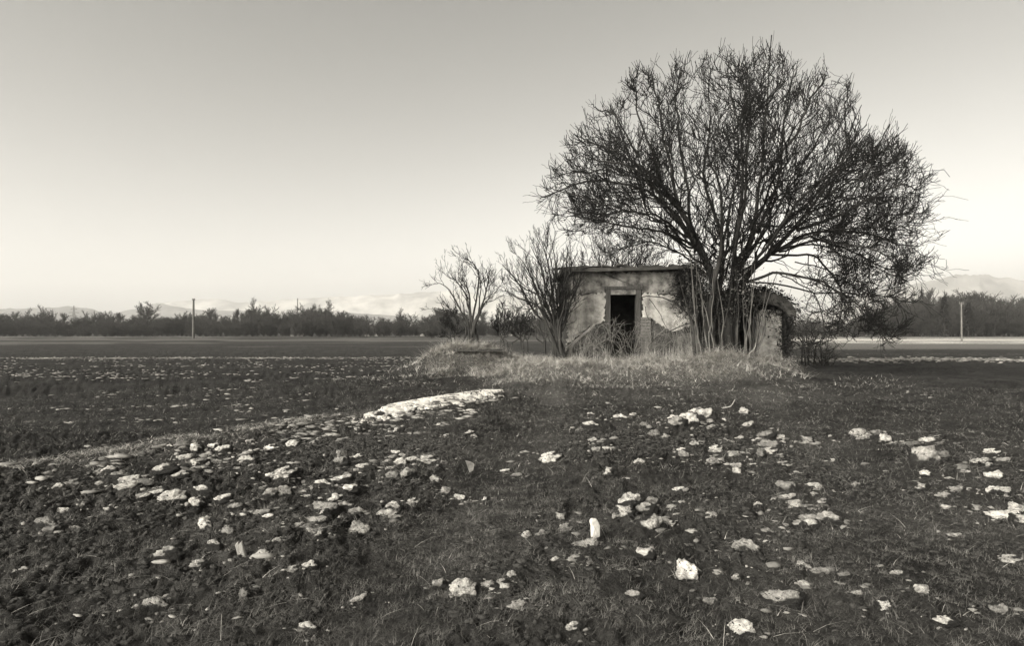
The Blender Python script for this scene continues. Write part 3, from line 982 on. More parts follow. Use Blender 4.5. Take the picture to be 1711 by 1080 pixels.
MIDBUSH = [
    (838, 574, 30, [(822, 530), (836, 512), (846, 505), (858, 520), (830, 520)], "low grey bush behind the small bare tree and left of the tall shrub"),
    (872, 576, 26, [(850, 530), (868, 505), (880, 512), (896, 508), (884, 530), (862, 525)], "low grey bush seen under the left branches of the tall shrub"),
    (908, 578, 24, [(890, 530), (902, 515), (916, 508), (926, 525), (910, 520)], "low grey bush close behind the stems of the tall shrub"),
    (752, 570, 34, [(738, 535), (748, 525), (760, 520), (768, 532)], "low dark bush behind the left side of the small bare tree"),
    (1352, 582, 22, [(1325, 548), (1345, 540), (1368, 545), (1380, 558), (1340, 555), (1362, 556), (1312, 566), (1392, 566), (1350, 560)], "tangled low bush on the grass right of the annex"),
    (1378, 612, float(G(1378, 612)[1]), [(1346, 588), (1360, 582), (1372, 580), (1384, 582), (1396, 588), (1408, 595), (1340, 596), (1376, 586), (1390, 592)], "small dark bramble at the right end of the grass mound"),
]
for bx, by, Y, tips, lab in MIDBUSH:
    bare_tree("low_bush", lab, "bush", (bx, by), Y, [[((bx + e[0]) / 2, (by * .6 + e[1] * .4)), e] for e in tips], .03, (8, 6, 3) if Y > 25 else (5, 3, 1), spread=.9, thick=1.3 * max(1, Y / 24), pale=Y < 25, up=.2 if Y > 25 else -.1)


# ------------------------------------------------------------------ brambles, ivy, vines
def arcs(N, xr, yr, hgt, reach, r, n=9, droop=1.0):
    x = rng.uniform(*xr, N); y = rng.uniform(*yr, N); z = H0(x, y) - .03
    an = rng.uniform(0, 2 * pi, N); L = rng.uniform(*reach, N); h = rng.uniform(*hgt, N)
    s = np.linspace(0, 1, n)[None]
    X = x[:, None] + np.cos(an)[:, None] * L[:, None] * s
    Y = y[:, None] + .35 * np.sin(an)[:, None] * L[:, None] * s
    Z = z[:, None] + h[:, None] * np.sin(np.pi * np.clip(s, 0, 1) * rng.uniform(.45, .95, (N, 1))) * droop
    P = np.stack([X, Y, Z], -1)
    j = np.cumsum(rng.normal(0, .022, P.shape), 1); j -= j[:, :1]
    return P + j, np.linspace(1, .5, n)[None] * rng.uniform(*r, (N, 1))


br = empty("bramble_thicket", (3.0, 17.0, 0.3))
tag(br, "wiry tangle of bare brambles arching across the foot of the hut front and doorway", "brambles")
Pa, Ra = arcs(120, (U(940), U(1165)), (16.5, 17.2), (.2, 1.15), (.3, 1.2), (.004, .008))
Pb, Rb = grow(Pa, Ra, 3, .2, .4, .12, 5, spread=1.0, up=.1, bend=.1, wig=.12, r0=.7, tip=.6)
v, q = join([tubes(loc(Pa, br), Ra, 3), tubes(loc(Pb, br), np.clip(Rb, .003, .006), 3)])
tag(link("stems", np_mesh("stems", v, q), br, M_BRAMBLE), kind='stuff')
for pts, r in (([(1163, 548, -.2), (1150, 528, -.3), (1132, 510, -.35), (1108, 498, -.35), (1084, 496, -.3), (1068, 500, -.3)], .022),
               ([(1085, 572, -.4), (1100, 563, -.4), (1122, 552, -.35), (1142, 543, -.3), (1166, 536, -.2)], .022),
               ([(1085, 500, -.3), (1100, 520, -.32), (1112, 545, -.32), (1124, 560, -.35)], .010),
               ([(1120, 507, -.3), (1143, 518, -.3), (1152, 532, -.28), (1146, 548, -.3)], .008),
               ([(1078, 512, -.3), (1082, 530, -.32), (1092, 540, -.32), (1108, 550, -.3)], .008)):
    P = wiggle(limb_poly(pts, 14, HY), .008)
    v, q = tubes(loc(P, br)[None], np.linspace(r, r * .6, 14)[None], 6)
    link("runner", np_mesh("runner", v, q), br, M_BARK, True)


def ivy(name, label, px_box, Y, depth, N, leaves, twig_r=(.004, .008), mat_l=M_LEAF, round_=None):
    x0, x1, y0, y1 = px_box
    o = empty(name, W((x0 + x1) / 2, y1, Y))
    tag(o, label, "ivy")
    px = rng.uniform(x0, x1, N); py = rng.uniform(y0, y1, N); yy = Y + rng.uniform(-depth, depth * .3, N)
    if round_:
        ok = ((px - round_[0]) / round_[2]) ** 2 + ((py - round_[1]) / round_[3]) ** 2 < 1
        px, py, yy = px[ok], py[ok], yy[ok]; N = len(px)
    B = np.array([W(a, b, c) for a, b, c in zip(px, py, yy)])
    d = rng.normal(size=(N, 3)); d[:, 1] *= .4; d /= np.linalg.norm(d, axis=1, keepdims=True)
    L = rng.uniform(.15, .5, N)[:, None, None]
    s = np.linspace(0, 1, 6)[None, :, None]
    bv = rng.normal(size=(N, 1, 3)) * .5 - np.array([0, 0, .5])
    P = B[:, None] + L * (d[:, None] * s + bv * s * s)
    v, q = tubes(loc(P, o), rng.uniform(*twig_r, (N, 1)) * np.linspace(1, .5, 6)[None], 3)
    tag(link("vines", np_mesh("vines", v, q), o, M_TWIG), kind='stuff')
    M = leaves
    idx = rng.integers(0, N, M)
    c = P[idx, rng.integers(0, 6, M)] + rng.normal(0, .05, (M, 3))
    a = rng.normal(size=(M, 3)); a /= np.linalg.norm(a, axis=1, keepdims=True)
    b = np.cross(a, rng.normal(size=(M, 3))); b /= np.linalg.norm(b, axis=1, keepdims=True)
    sz = rng.uniform(.02, .045, (M, 1))
    V4 = np.stack([c - a * sz, c + b * sz * .7, c + a * sz, c - b * sz * .7], 1).reshape(-1, 3)
    Q4 = np.arange(4 * M).reshape(-1, 4)
    tag(link("leaves", np_mesh("leaves", loc(V4, o), Q4), o, mat_l), kind='stuff')
    return o


ivy("ivy_mat", "dark mat of ivy hanging down the right corner of the hut", (1132, 1168, 443, 508), HY - .05, .25, 500, 2600)
ivy("creeper_mass", "thick creeper tangle wrapped round the lower stems of the big tree", (1150, 1250, 425, 525), TY - .1, .35, 900, 1500, (.004, .010), M_TWIGPALE)
ivy("bramble_cover", "dark growth heaped over the rounded roof of the low annex", (1195, 1320, 478, 512), AY + .1, .3, 1100, 4200, round_=(1256, 512, 66, 33))
ivy("ivy_curtain", "dark ivy hanging down the right end of the low annex", (1306, 1322, 512, 585), AY - .1, .15, 220, 1000)


# ------------------------------------------------------------------ dry grass and field grass
def blades(x, y, z0, L, lean, wid, seg=2, curl=.6, dirn=None):
    N = len(x)
    an = rng.uniform(0, 2 * pi, N) if dirn is None else dirn
    dx, dy = np.cos(an), np.sin(an)
    base = np.column_stack([x, y, z0])
    rows = []
    nx_, ny_ = -dy, dx
    for k in range(seg + 1):
        s = k / seg
        out_ = lean * L * (s + curl * s * s) * .8
        up = L * (s * np.sqrt(np.clip(1 - lean ** 2, .05, 1)) - curl * lean * s * s * .55)
        p = base + np.column_stack([dx * out_, dy * out_, up])
        wv = wid * (1 - s)
        if k < seg:
            rows.append(p - np.column_stack([nx_ * wv, ny_ * wv, 0 * wv])); rows.append(p + np.column_stack([nx_ * wv, ny_ * wv, 0 * wv]))
        else:
            rows.append(p)
    nv = 2 * seg + 1
    V_ = np.stack(rows, 1).reshape(-1, 3)
    b = (np.arange(N) * nv)[:, None]
    T_ = []
    for k in range(seg):
        a = b + 2 * k
        if k < seg - 1:
            T_ += [np.hstack([a, a + 1, a + 3]), np.hstack([a, a + 3, a + 2])]
        else:
            T_ += [np.hstack([a, a + 1, a + 2])]
    return V_, np.concatenate(T_)


# straw on the mound, in combed clumps
nc = 3400
cx = rng.uniform(-4.2, 9.6, nc * 3); cy = rng.uniform(13.4, 20.5, nc * 3)
mk = mound_mask(cx, cy)
inside_hut = ((cx > U(940)) & (cx < U(1322)) & (cy > HY - .05))
ok = (rng.random(len(cx)) < mk ** 1.3 * (.25 + 1.1 * sstep(.35, .6, fbm(cx * .9, cy * .9, 3))) * (1 - .6 * sstep(17.2, 18.5, cy))) & ~inside_hut
cx, cy = cx[ok][:nc], cy[ok][:nc]
per = 22
sg = np.repeat(rng.uniform(.05, .2, len(cx)), per)
x = np.repeat(cx, per) + rng.normal(0, 1, len(cx) * per) * sg; y = np.repeat(cy, per) + rng.normal(0, 1, len(cx) * per) * sg
cl = np.repeat(rng.uniform(.35, 1.0, len(cx)) ** 2 * 1.9, per)
dirn = np.repeat(rng.uniform(0, 2 * pi, len(cx)), per) + rng.normal(0, .7, len(x))
hgt = .26 + .16 * bump(x, y, 5.4, 16.2, 1.3, .9) + .1 * bump(x, y, -1.5, 17.2, 2.0, 1.4) - .08 * (1 - sstep(13.6, 15, y))
nf = 34000
xf = rng.uniform(-6, 11, nf); yf = rng.uniform(10.2, 16.5, nf)
kf = rng.random(nf) < bump(xf, yf, 2.6, 15.6, 8.2, 5.2, .25) * sstep(.38, .62, fbm(xf * .8 + 9, yf * 1.2, 3))
x = np.concatenate([x, xf[kf]]); y = np.concatenate([y, yf[kf]]); cl = np.concatenate([cl, np.full(kf.sum(), .75)])
dirn = np.concatenate([dirn, rng.uniform(0, 2 * pi, kf.sum())]); hgt = np.concatenate([hgt, np.full(kf.sum(), .2)])
v, f = blades(x, y, H(x, y) - .01, np.clip(hgt * cl * rng.uniform(.5, 1.4, len(x)), .08, .8), rng.uniform(.6, .995, len(x)), rng.uniform(.003, .0065, len(x)), 3, .8, dirn)
tag(link("dry_grass", np_mesh("dry_grass", v, f), None, M_STRAW), "pale matted dry grass covering the mound in front of the hut", "dry grass", kind='stuff')

# ------------------------------------------------------------------ snow-capped clods
def ico(sub):
    import bmesh
    bm = bmesh.new(); bmesh.ops.create_icosphere(bm, subdivisions=sub, radius=1)
    v = np.array([p.co[:] for p in bm.verts]); f = np.array([[q.index for q in p.verts] for p in bm.faces])
    bm.free(); return v, f


IV, IF = ico(5)
IB, IBF = ico(4)


def noise3(p, s, o):
    return (fbm(p[:, 0] * s + o, p[:, 1] * s + p[:, 2] * s * .7 + o, 4) + fbm(p[:, 1] * s + o * 2, p[:, 2] * s + o, 4) + fbm(p[:, 2] * s - o, p[:, 0] * s + o * 3, 4)) / 3 - .5


CLODS = []
for i in range(14):
    o = 5.3 * i
    shp = lambda p: 1 + 1.7 * noise3(p, 1.1, o) + .8 * noise3(p, 2.8, o + 9) + .45 * noise3(p, 9, o + 3)
    s = shp(IV)
    ax = np.array([1.0 + .6 * random.random(), .75 + .25 * random.random(), .78 + .3 * random.random()])
    Vb = IV * s[:, None] * ax
    nrm = IV / ax; nrm /= np.linalg.norm(nrm, axis=1, keepdims=True)
    side = nrm @ np.array([-.38, -.42, .82])
    cap = side + 2.0 * noise3(IV, 1.5, o + 31) + .5 * noise3(IV, 5, o + 13) + .45 * noise3(IV, 17, o + 5) > (.46, .6, .36)[i % 3]
    body = np_mesh("clod", IB * shp(IB)[:, None] * ax, IBF); body.materials.append(M_CLOD)
    body.polygons.foreach_set("use_smooth", np.ones(len(IBF), bool))
    fm = cap[IF].all(1)
    fs = IF[fm]
    used = np.unique(fs); mp_ = np.full(len(IV), -1); mp_[used] = np.arange(len(used))
    # rim vertices sink into the soil so that the cap has a thick rounded edge
    cnt = np.zeros(len(IV)); tot = np.zeros(len(IV))
    np.add.at(cnt, IF[fm].ravel(), 1); np.add.at(tot, IF.ravel(), 1)
    inner = (cnt >= tot)[used]
    nb = np.zeros(len(used))
    th = np.where(inner, .04 + .1 * noise3(IV[used], 3, o) + .08 * noise3(IV[used], 16, o), -.03)
    Vc = Vb[used] + nrm[used] * th[:, None]
    lf_ = mp_[fs]
    dist = inner.astype(float)
    for _ in range(7):
        acc = np.zeros(len(used)); ct = np.zeros(len(used))
        for a_, b_ in ((0, 1), (1, 2), (2, 0), (1, 0), (2, 1), (0, 2)):
            np.add.at(acc, lf_[:, a_], dist[lf_[:, b_]]); np.add.at(ct, lf_[:, a_], 1)
        dist = np.where(inner, .35 * dist + .65 * acc / np.maximum(ct, 1), 0)
    capm = np_mesh("snow_cap", Vc, lf_); capm.materials.append(M_SNOW)
    at_ = capm.attributes.new("thick", 'FLOAT', 'POINT'); at_.data.foreach_set("value", dist.astype(np.float32))
    capm.polygons.foreach_set("use_smooth", np.ones(len(fs), bool))
    CLODS.append((body, capm))

n_clod = [0]
CL = []


def clod_label(x, y, size):
    px = CX + F * x / y
    sz = "small" if size < .035 else ("big" if size > .06 else "middling")
    if line_s(x, y) > -.9 and y < 9.5: at = "in the pale row along the field edge at left"
    elif px < 330 and y < 4.2: at = "left of the short broken stake"
    elif px < 560 and y < 4.6: at = "right of or behind the short broken stake"
    elif px < 620: at = "on the rough ground below the pale row at left"
    elif px < 860 and y > 5.5: at = "below the bright snow strip"
    elif px < 860: at = "between the stake and the upright snow chip"
    elif px < 1120 and y < 4.6: at = "around the upright snow chip"
    elif px > 1400 and y > 4.2: at = "near the broken snow lumps at the right edge"
    elif y < 4.6: at = "in the lower right corner of the field"
    elif y > 7.2: at = "in the far patch below the big tree"
    else: at = "midway on the field below the big tree"
    return sz + " snow-capped clod " + at



def clod(px=None, py=None, wpx=None, xy=None, size=None, label=None, cap=True, flat=1.0, var=None):
    if xy is None:
        g = G(px, py)
        size = wpx / F * g[1] / 2.1
    else:
        g = np.array([xy[0], xy[1], 0.0])
    i = var if var is not None else n_clod[0] % len(CLODS)
    n_clod[0] += 1
    o = bpy.data.objects.new("clod", CLODS[i][0]); COL.objects.link(o)
    zz = float(H(g[0], g[1]))
    o.location = (g[0], g[1], zz + size * random.uniform(.05, .32))
    o.scale = (size, size, size * random.uniform(.8, 1.15) * flat)
    o.rotation_euler = (random.uniform(-.12, .12), random.uniform(-.12, .12), random.choice((0, 0, 1)) * random.uniform(-.9, .9) + random.uniform(-.5, .5))
    CL.append((g[0], g[1], size))
    tag(o, label or clod_label(g[0], g[1], size), "clod", "snow-capped clods on the field")
    if cap:
        c = bpy.data.objects.new("snow_cap", CLODS[i][1]); COL.objects.link(c); c.parent = o
    return o


NAMED = [
    (268, 1018, 42, "broad snow-capped clod at the bottom edge near the left corner"),
    (287, 940, 40, "snow-capped clod with a pale point on its left, left of the leaning stake"),
    (776, 990, 38, "flat white snow-capped clod in the bottom middle, left of a row of small lumps"),
    (870, 1018, 32, "bright snow lump at the bottom edge just right of the middle"),
    (1089, 890, 46, "large bright snow-topped clod with a black hollow under it, right of the upright snow chip"),
    (1150, 966, 44, "crumbly bright snow lump in the lower right, below the large black-hollowed clod"),
    (1310, 1016, 50, "wide snow-capped clod at the bottom edge right of the middle"),
    (1570, 767, 34, "bright snow patch clod nearest the right edge of the field, topmost of three"),
    (1545, 778, 44, "bright broken snow lump at the right edge, below and left of a flatter one"),
    (978, 912, 40, "white snow lump with an upright chip of snow standing on its right end"),
    (935, 868, 28, "small round snow cap, topmost of a close cluster left of the upright snow chip"),
    (1250, 926, 40, "snow-capped clod with a grassy right side, between two larger clods at lower right"),
]
for a, b, c, l in NAMED:
    clod(a, b, c, label=l)
REST = [(945, 886, 26), (905, 897, 22), (930, 934, 26), (965, 944, 34), (980, 945, 24), (1160, 902, 24), (1080, 936, 36), (1345, 950, 44), (1375, 964, 40), (1410, 975, 36), (1345, 986, 36),
        (1430, 992, 24), (1475, 1020, 36), (1268, 854, 14), (1350, 855, 34), (1305, 890, 26), (1285, 897, 24), (1230, 965, 26), (1360, 818, 32), (1360, 830, 24), (1232, 790, 26), (1230, 800, 20),
        (1135, 830, 22), (1145, 835, 20), (1090, 848, 26), (1085, 925, 20), (1020, 800, 34), (1070, 780, 24), (920, 772, 36), (975, 720, 30), (990, 722, 26), (1130, 716, 46), (1150, 712, 40), (1170, 690, 30), (1180, 705, 34),
        (1245, 692, 26), (1250, 715, 28), (1280, 735, 34), (1285, 748, 46), (1300, 735, 28), (1345, 740, 34), (1270, 768, 26), (1310, 780, 26), (1330, 795, 24), (1040, 705, 30), (1060, 700, 20), (1435, 732, 30), (1450, 735, 26), (1465, 728, 24),
        (1480, 742, 30), (1520, 746, 38), (1550, 745, 30), (1525, 776, 20), (1615, 793, 18), (1540, 820, 24), (1030, 872, 20), (1120, 885, 16),
        (785, 728, 18), (795, 735, 18), (650, 772, 24), (670, 776, 22), (660, 768, 18), (600, 788, 22), (640, 812, 20), (845, 790, 18), (865, 797, 20), (745, 826, 26), (770, 836, 28), (812, 838, 16), (660, 856, 34), (690, 846, 24),
        (560, 858, 28), (580, 862, 30), (600, 862, 24), (475, 835, 26), (510, 828, 24), (515, 838, 18), (460, 824, 24), (440, 864, 32), (450, 874, 20), (500, 884, 24), (530, 898, 28), (536, 908, 24), (465, 912, 22), (490, 965, 22), (520, 958, 22),
        (362, 926, 30), (335, 952, 30), (440, 938, 26), (455, 940, 24), (272, 831, 20), (330, 850, 34), (375, 848, 30), (395, 855, 26), (365, 842, 24), (105, 858, 28), (142, 852, 26), (100, 820, 24), (125, 815, 30), (165, 810, 34), (205, 806, 38), (225, 815, 26), (250, 812, 24),
        (345, 752, 32), (360, 758, 26), (330, 760, 26), (375, 764, 28), (410, 765, 26), (410, 777, 26), (310, 770, 24), (330, 792, 24), (350, 785, 20), (455, 757, 26), (524, 744, 16), (230, 1020, 36), (840, 978, 22), (855, 972, 18), (820, 982, 22),
        (735, 985, 26), (410, 997, 30), (600, 1005, 28), (1060, 1010, 34), (690, 690, 16), (1200, 760, 22), (1390, 770, 16), (1430, 812, 18), (1165, 745, 20), (1110, 735, 20), (880, 760, 18), (1010, 745, 22), (880, 900, 18), (1045, 960, 28), (1190, 1005, 30),
        (1580, 850, 26), (1595, 900, 28), (1500, 960, 30), (1540, 1000, 34), (60, 900, 30), (30, 960, 34), (1660, 830, 26), (1690, 940, 34), (150, 1050, 40), (520, 1055, 38), (960, 1058, 40), (1240, 1060, 40), (1580, 1055, 38), (1670, 1030, 36)]
for a, b, c in REST:
    clod(a, b, c * random.uniform(.66, .95), flat=.9)
# more small ones along the same bands of the field
cand = 0
while n_clod[0] < 300 and cand < 5000:
    cand += 1
    px, py = random.uniform(-20, 1730), random.uniform(690, 900)
    g = G(px, py)
    d = fbm(np.array([g[0] * .8 + 8]), np.array([g[1] * .8]), 3)[0]
    if d < .5 or track_mask(g[0], g[1]) > .35 or line_s(g[0], g[1]) > -.1: continue
    clod(xy=(g[0], g[1]), size=random.uniform(.03, .075), flat=.8)

# thousands of smaller crumbs of snow on the rough soil
IV1, IF1 = ico(1)
def crumbs(name, label, x, y, size, flat=.5, m_=None, cat="snow"):
    n = len(x)
    z = H(x, y) + size * .1
    sc = np.column_stack([size * rng.uniform(.8, 2.6, n), size * rng.uniform(.6, 1.1, n), size * flat * rng.uniform(.6, 1.2, n)])
    an = rng.uniform(-.6, .6, n)
    b = IV1[None] * (1 + rng.normal(0, .22, (n, len(IV1), 1)))
    b = b * sc[:, None]
    bx = b[..., 0] * np.cos(an)[:, None] - b[..., 1] * np.sin(an)[:, None]; by = b[..., 0] * np.sin(an)[:, None] + b[..., 1] * np.cos(an)[:, None]
    v = np.stack([bx + x[:, None], by + y[:, None], b[..., 2] + z[:, None]], -1).reshape(-1, 3)
    f = (IF1[None] + (np.arange(n) * len(IV1))[:, None, None]).reshape(-1, 3)
    tag(link(name, np_mesh(name, v, f), None, m_ or M_CRUMB, m_ is None), label, cat, kind='stuff')


n = 26000
x = rng.uniform(-30, 3, n); y = rng.uniform(6.5, 31, n)
dens = sstep(.47, .68, fbm(x * .5 + 3, y * 1.4 + 8, 4)) * .5 * (1 - sstep(26, 27, y)) + .95 * np.exp(-((y - 28.0 - .02 * x) / .9) ** 2)
dens = dens * (1 - sstep(-7, -.5, x - .1 * (y - 10))) * (line_s(x, y) > .9) * (np.abs(x) < y * .95 + 1)
ok = rng.random(n) < dens
crumbs("snow_crumbs", "specks of old snow in rows over the dark ploughed field at left", x[ok], y[ok], rng.uniform(.014, .042, ok.sum()), .42)
n = 9000
x = rng.uniform(-8, 9, n); y = rng.uniform(2.4, 13, n)
dens = sstep(.5, .68, fbm(x * .8 + 8, y * .8, 3)) * (1 - track_mask(x, y)) * (line_s(x, y) < 0) * .3
ok = rng.random(n) < dens
crumbs("snow_crumbs", "small crumbs of old snow between the clods of the near field", x[ok], y[ok], rng.uniform(.007, .018, ok.sum()) * (1 + 1.3 * (rng.random(ok.sum()) < .22)))
n = 3500
x = rng.uniform(9.5, 26, n); y = rng.uniform(22.5, 30, n)
ok = rng.random(n) < .8 * np.exp(-((y - 26.2) / 1.6) ** 2)
crumbs("snow_crumbs", "band of snow lumps beyond the dark strip at right", x[ok], y[ok], rng.uniform(.03, .08, ok.sum()))


n = 900
x = np.concatenate([rng.uniform(U(940), U(1012), n // 3), rng.uniform(U(1070), U(1165), n - n // 3)]); y = rng.uniform(16.5, 17.25, n)
v, f = blades(x, y, H0(x, y) - .02, rng.uniform(.2, .85, n) * rng.uniform(.5, 1, n), rng.uniform(.02, .5, n), rng.uniform(.003, .006, n), 3, .35)
tag(link("tall_weeds", np_mesh("tall_weeds", v, f), None, M_STRAW), "tall dry weed stalks standing against the foot of the hut front", "weeds", kind='stuff')

# short dark winter grass over the field
def field_pts(n, d0, d1, amax=46):
    r = np.sqrt(rng.uniform(d0 ** 2, d1 ** 2, n)); a = np.radians(rng.uniform(-amax, amax, n))
    return r * np.sin(a), r * np.cos(a)


xs, ysl, Ls, ws = [], [], [], []
for n, d0, d1, l, wd in ((200000, 1.9, 5, .042, .0010), (150000, 5, 9, .048, .0020), (110000, 9, 16, .05, .0036)):
    x, y = field_pts(n, d0, d1)
    ok = 1.5 * (fbm(x * 2.6 + 40, y * 2.6, 3) - .5) + .12 * (line_s(x, y) < 0) + .3 * track_mask(x, y) + rng.random(n) * .6 > .22
    x, y = x[ok], y[ok]
    xs.append(x); ysl.append(y); Ls.append(l * rng.uniform(.4, 1.7, len(x))); ws.append(wd * rng.uniform(.6, 1.4, len(x)))
# tufts growing close round the clods
for cx_, cy_, sz in CL:
    n = int(110 if cy_ < 6 else 40)
    a = rng.uniform(0, 2 * pi, n); r_ = sz * rng.uniform(.5, 1.4, n)
    xs.append(cx_ + r_ * np.cos(a)); ysl.append(cy_ + r_ * np.sin(a)); Ls.append(sz * rng.uniform(.6, 1.8, n)); ws.append((.0009 + .00032 * cy_) * rng.uniform(.6, 1.4, n))
x, y, L_, w_ = map(np.concatenate, (xs, ysl, Ls, ws))
nr_ = np.hypot(x, y) < 5
gl = []
for sel, sg_ in ((nr_, 2), (~nr_, 1)):
    gl.append(blades(x[sel], y[sel], H(x[sel], y[sel]) - .006, L_[sel], rng.uniform(.45, .99, sel.sum()), w_[sel], sg_, .8))
v, f = join(gl)
tag(link("field_grass", np_mesh("field_grass", v, f), None, M_GRASS), "short dark winter grass and stubble over the rough field", "grass", kind='stuff')
# pale grass along the field edge and on the wheel track
n = 15000
al_ = rng.uniform(-4, 3.4, n); ac_ = rng.normal(-.2, .22, n)
x = P0[0] + DU[0] * al_ + DN[0] * ac_; y = P0[1] + DU[1] * al_ + DN[1] * ac_
x2 = rng.uniform(-2, 5, n); y2 = rng.uniform(2.2, 12, n)
k2 = rng.random(n) < track_mask(x2, y2) * .5
x = np.concatenate([x, x2[k2]]); y = np.concatenate([y, y2[k2]])
ok = (rng.random(len(x)) < sstep(.35, .6, fbm(x * 1.4 + 21, y * 1.4, 3))) & (y > 2)
x, y = x[ok], y[ok]
v, f = blades(x, y, H(x, y) - .005, rng.uniform(.03, .11, len(x)), rng.uniform(.7, .99, len(x)), .0004 * y * rng.uniform(.6, 1.3, len(x)), 2, .7)
tag(link("verge_grass", np_mesh("verge_grass", v, f), None, M_STRAW), "thin pale grass along the field edge and the wheel track", "grass", kind='stuff')
# pale dead stalks strewn in the field
x, y = field_pts(2600, 2.2, 13)
v, f = blades(x, y, H(x, y) + .005, rng.uniform(.05, .22, len(x)), rng.uniform(.85, .995, len(x)), rng.uniform(.0008, .0018, len(x)), 3, .5)
tag(link("dead_stalks", np_mesh("dead_stalks", v, f), None, M_STRAW), "pale dead stalks strewn over the dark field", "stalks", kind='stuff')


n = 30000
r_ = np.sqrt(rng.uniform(2.1 ** 2, 7.5 ** 2, n)); a_ = np.radians(rng.uniform(-44, 44, n))
x, y = r_ * np.sin(a_), r_ * np.cos(a_)
ok = (sstep(.38, .6, fbm(x * 1.1 + 4, y * 1.1, 3)) * (1 - .6 * track_mask(x, y)) > rng.random(n))
crumbs("earth_crumbs", "crumbled dark earth strewn between the clods of the near field", x[ok], y[ok], rng.uniform(.004, .015, ok.sum()) * (.7 + .1 * y[ok]), .8, M_CLOD, "soil")


# bits broken off round every clod
cl_ = np.array(CL); k_ = 9
cxk, cyk, szk = (np.repeat(cl_[:, i], k_) for i in range(3))
a_ = rng.uniform(0, 2 * pi, len(cxk)); r_ = szk * rng.uniform(.8, 3.2, len(cxk))
crumbs("snow_crumbs", "bits of old snow broken off round the snow-capped clods", cxk + r_ * np.cos(a_) * 1.5, cyk + r_ * np.sin(a_), szk * rng.uniform(.05, .3, len(cxk)), .85)
# small lumps in rows along the field edge
n = 1500
al_ = rng.uniform(-.6, 6.5, n); ac_ = -rng.gamma(2.0, .28, n) - .05
x = P0[0] + DU[0] * al_ + DN[0] * ac_; y = P0[1] + DU[1] * al_ + DN[1] * ac_
ok = rng.random(n) < sstep(.42, .62, fbm(al_ * 1.3 + 4, ac_ * 4, 3))
crumbs("snow_crumbs", "rows of old snow crumbs along the grassy field edge at left", x[ok], y[ok], rng.uniform(.012, .05, ok.sum()), .45)


# long strip of snow left in the wheel rut
def snow_strip(name, label, outline, n=200, m=44):
    o_ = [G(a, b)[:2] for a, b in outline]
    # outline lists near edge left->right then far edge right->left (same count)
    h = len(o_) // 2
    lo = spline([np.append(p, 0) for p in o_[:h]], n)[:, :2]; hi = spline([np.append(p, 0) for p in o_[h:][::-1]], n)[:, :2]
    rag = lambda k: (fbm(np.arange(n) * .35 + k, np.arange(n) * .0 + k, 3) - .5)[:, None] * .26
    lo = lo + np.array([.3, -1.0]) * rag(3) ; hi = hi + np.array([-.3, 1.0]) * rag(9)
    t_ = np.linspace(0, 1, m)[None, :, None]
    P = lo[:, None] * (1 - t_) + hi[:, None] * t_
    X, Y = P[..., 0], P[..., 1]
    al, ac = (X - P0[0]) * DU[0] + (Y - P0[1]) * DU[1], line_s(X, Y)
    e = np.minimum(t_[..., 0], 1 - t_[..., 0]) * 2
    e2 = np.minimum(np.arange(n), n - 1 - np.arange(n))[:, None] / (n / 2)
    core = np.minimum(e * 1.5, e2 * 2.2) + 1.5 * (fbm(al * 3.2, ac * 9, 4) - .5) + .5 * (fbm(al * 14, ac * 24, 2) - .5)
    depth = np.clip(core - .22, -.06, .5)
    Z = H(X, Y) * .4 + H0(X, Y) * .6 + .012 + .03 * depth + .012 * (fbm(X * 12, Y * 12, 3) - .5)
    v = np.stack([X, Y, Z], -1).reshape(-1, 3)
    i = np.arange(n - 1)[:, None] * m; j = np.arange(m - 1)[None]
    q = np.stack([i + j, i + m + j, i + m + j + 1, i + j + 1], -1).reshape(-1, 4)
    q = q[(core.reshape(-1)[q] > .22).sum(1) >= 3]
    us = np.unique(q); ren = np.zeros(len(v), int); ren[us] = np.arange(len(us)); v, q = v[us], ren[q]
    tag(link(name, np_mesh(name, v, q), None, M_FIRN, True), label, "snow patch", kind='thing')


snow_strip("snow_strip", "long bright strip of snow lying in the rut at the field edge before the hut",
           [(585, 714), (650, 705), (700, 695), (760, 684), (820, 672), (846, 664), (844, 654), (800, 653), (740, 661), (680, 672), (630, 686), (588, 703)])

# ------------------------------------------------------------------ small things lying about
g = G(412, 936)
st = MB()
ang = .16
st.prism([(-.028, -.04), (.022, -.04), (-.03, .135), (-.045, .118), (-.052, .135), (-.07, .115)], -.012, .012)
o = st.build("wooden_stake", M_PALEWOOD, None, .003); o.location = (g[0], g[1], float(H(g[0], g[1]))); o.rotation_euler = (0, 0, .2)
o.scale = (.8, 1, .85)
tag(o, "short pale broken stake standing in the soil at lower left", "stake")
g = G(988, 905)
ch = MB(); ch.prism([(-.02, -.05), (.03, -.05), (.036, .02), (.022, .055), (-.004, .065), (-.02, .05), (-.012, .015)], -.014, .014)
o = ch.build("snow_chip", M_CHIP, None, .008, .003); o.location = (g[0] + .012, g[1] - .01, float(H(g[0], g[1])) + .05); o.rotation_euler = (0, -.1, .2)
tag(o, "upright white chip of frozen snow standing on a snow lump in the lower middle", "snow chip")


def stick(label, pts, Y, r, m, name="fallen_twig"):
    P = limb_poly(pts, 9, Y)
    o = empty(name, P[0]); v, q = tubes(loc(P, o)[None], np.linspace(r, r * .5, 9)[None], 5)
    me = np_mesh(name, v, q); bpy.data.objects.remove(o)
    ob = link(name, me, None, m, True); ob.location = [float(c) for c in P[0]]
    tag(ob, label, "twig")


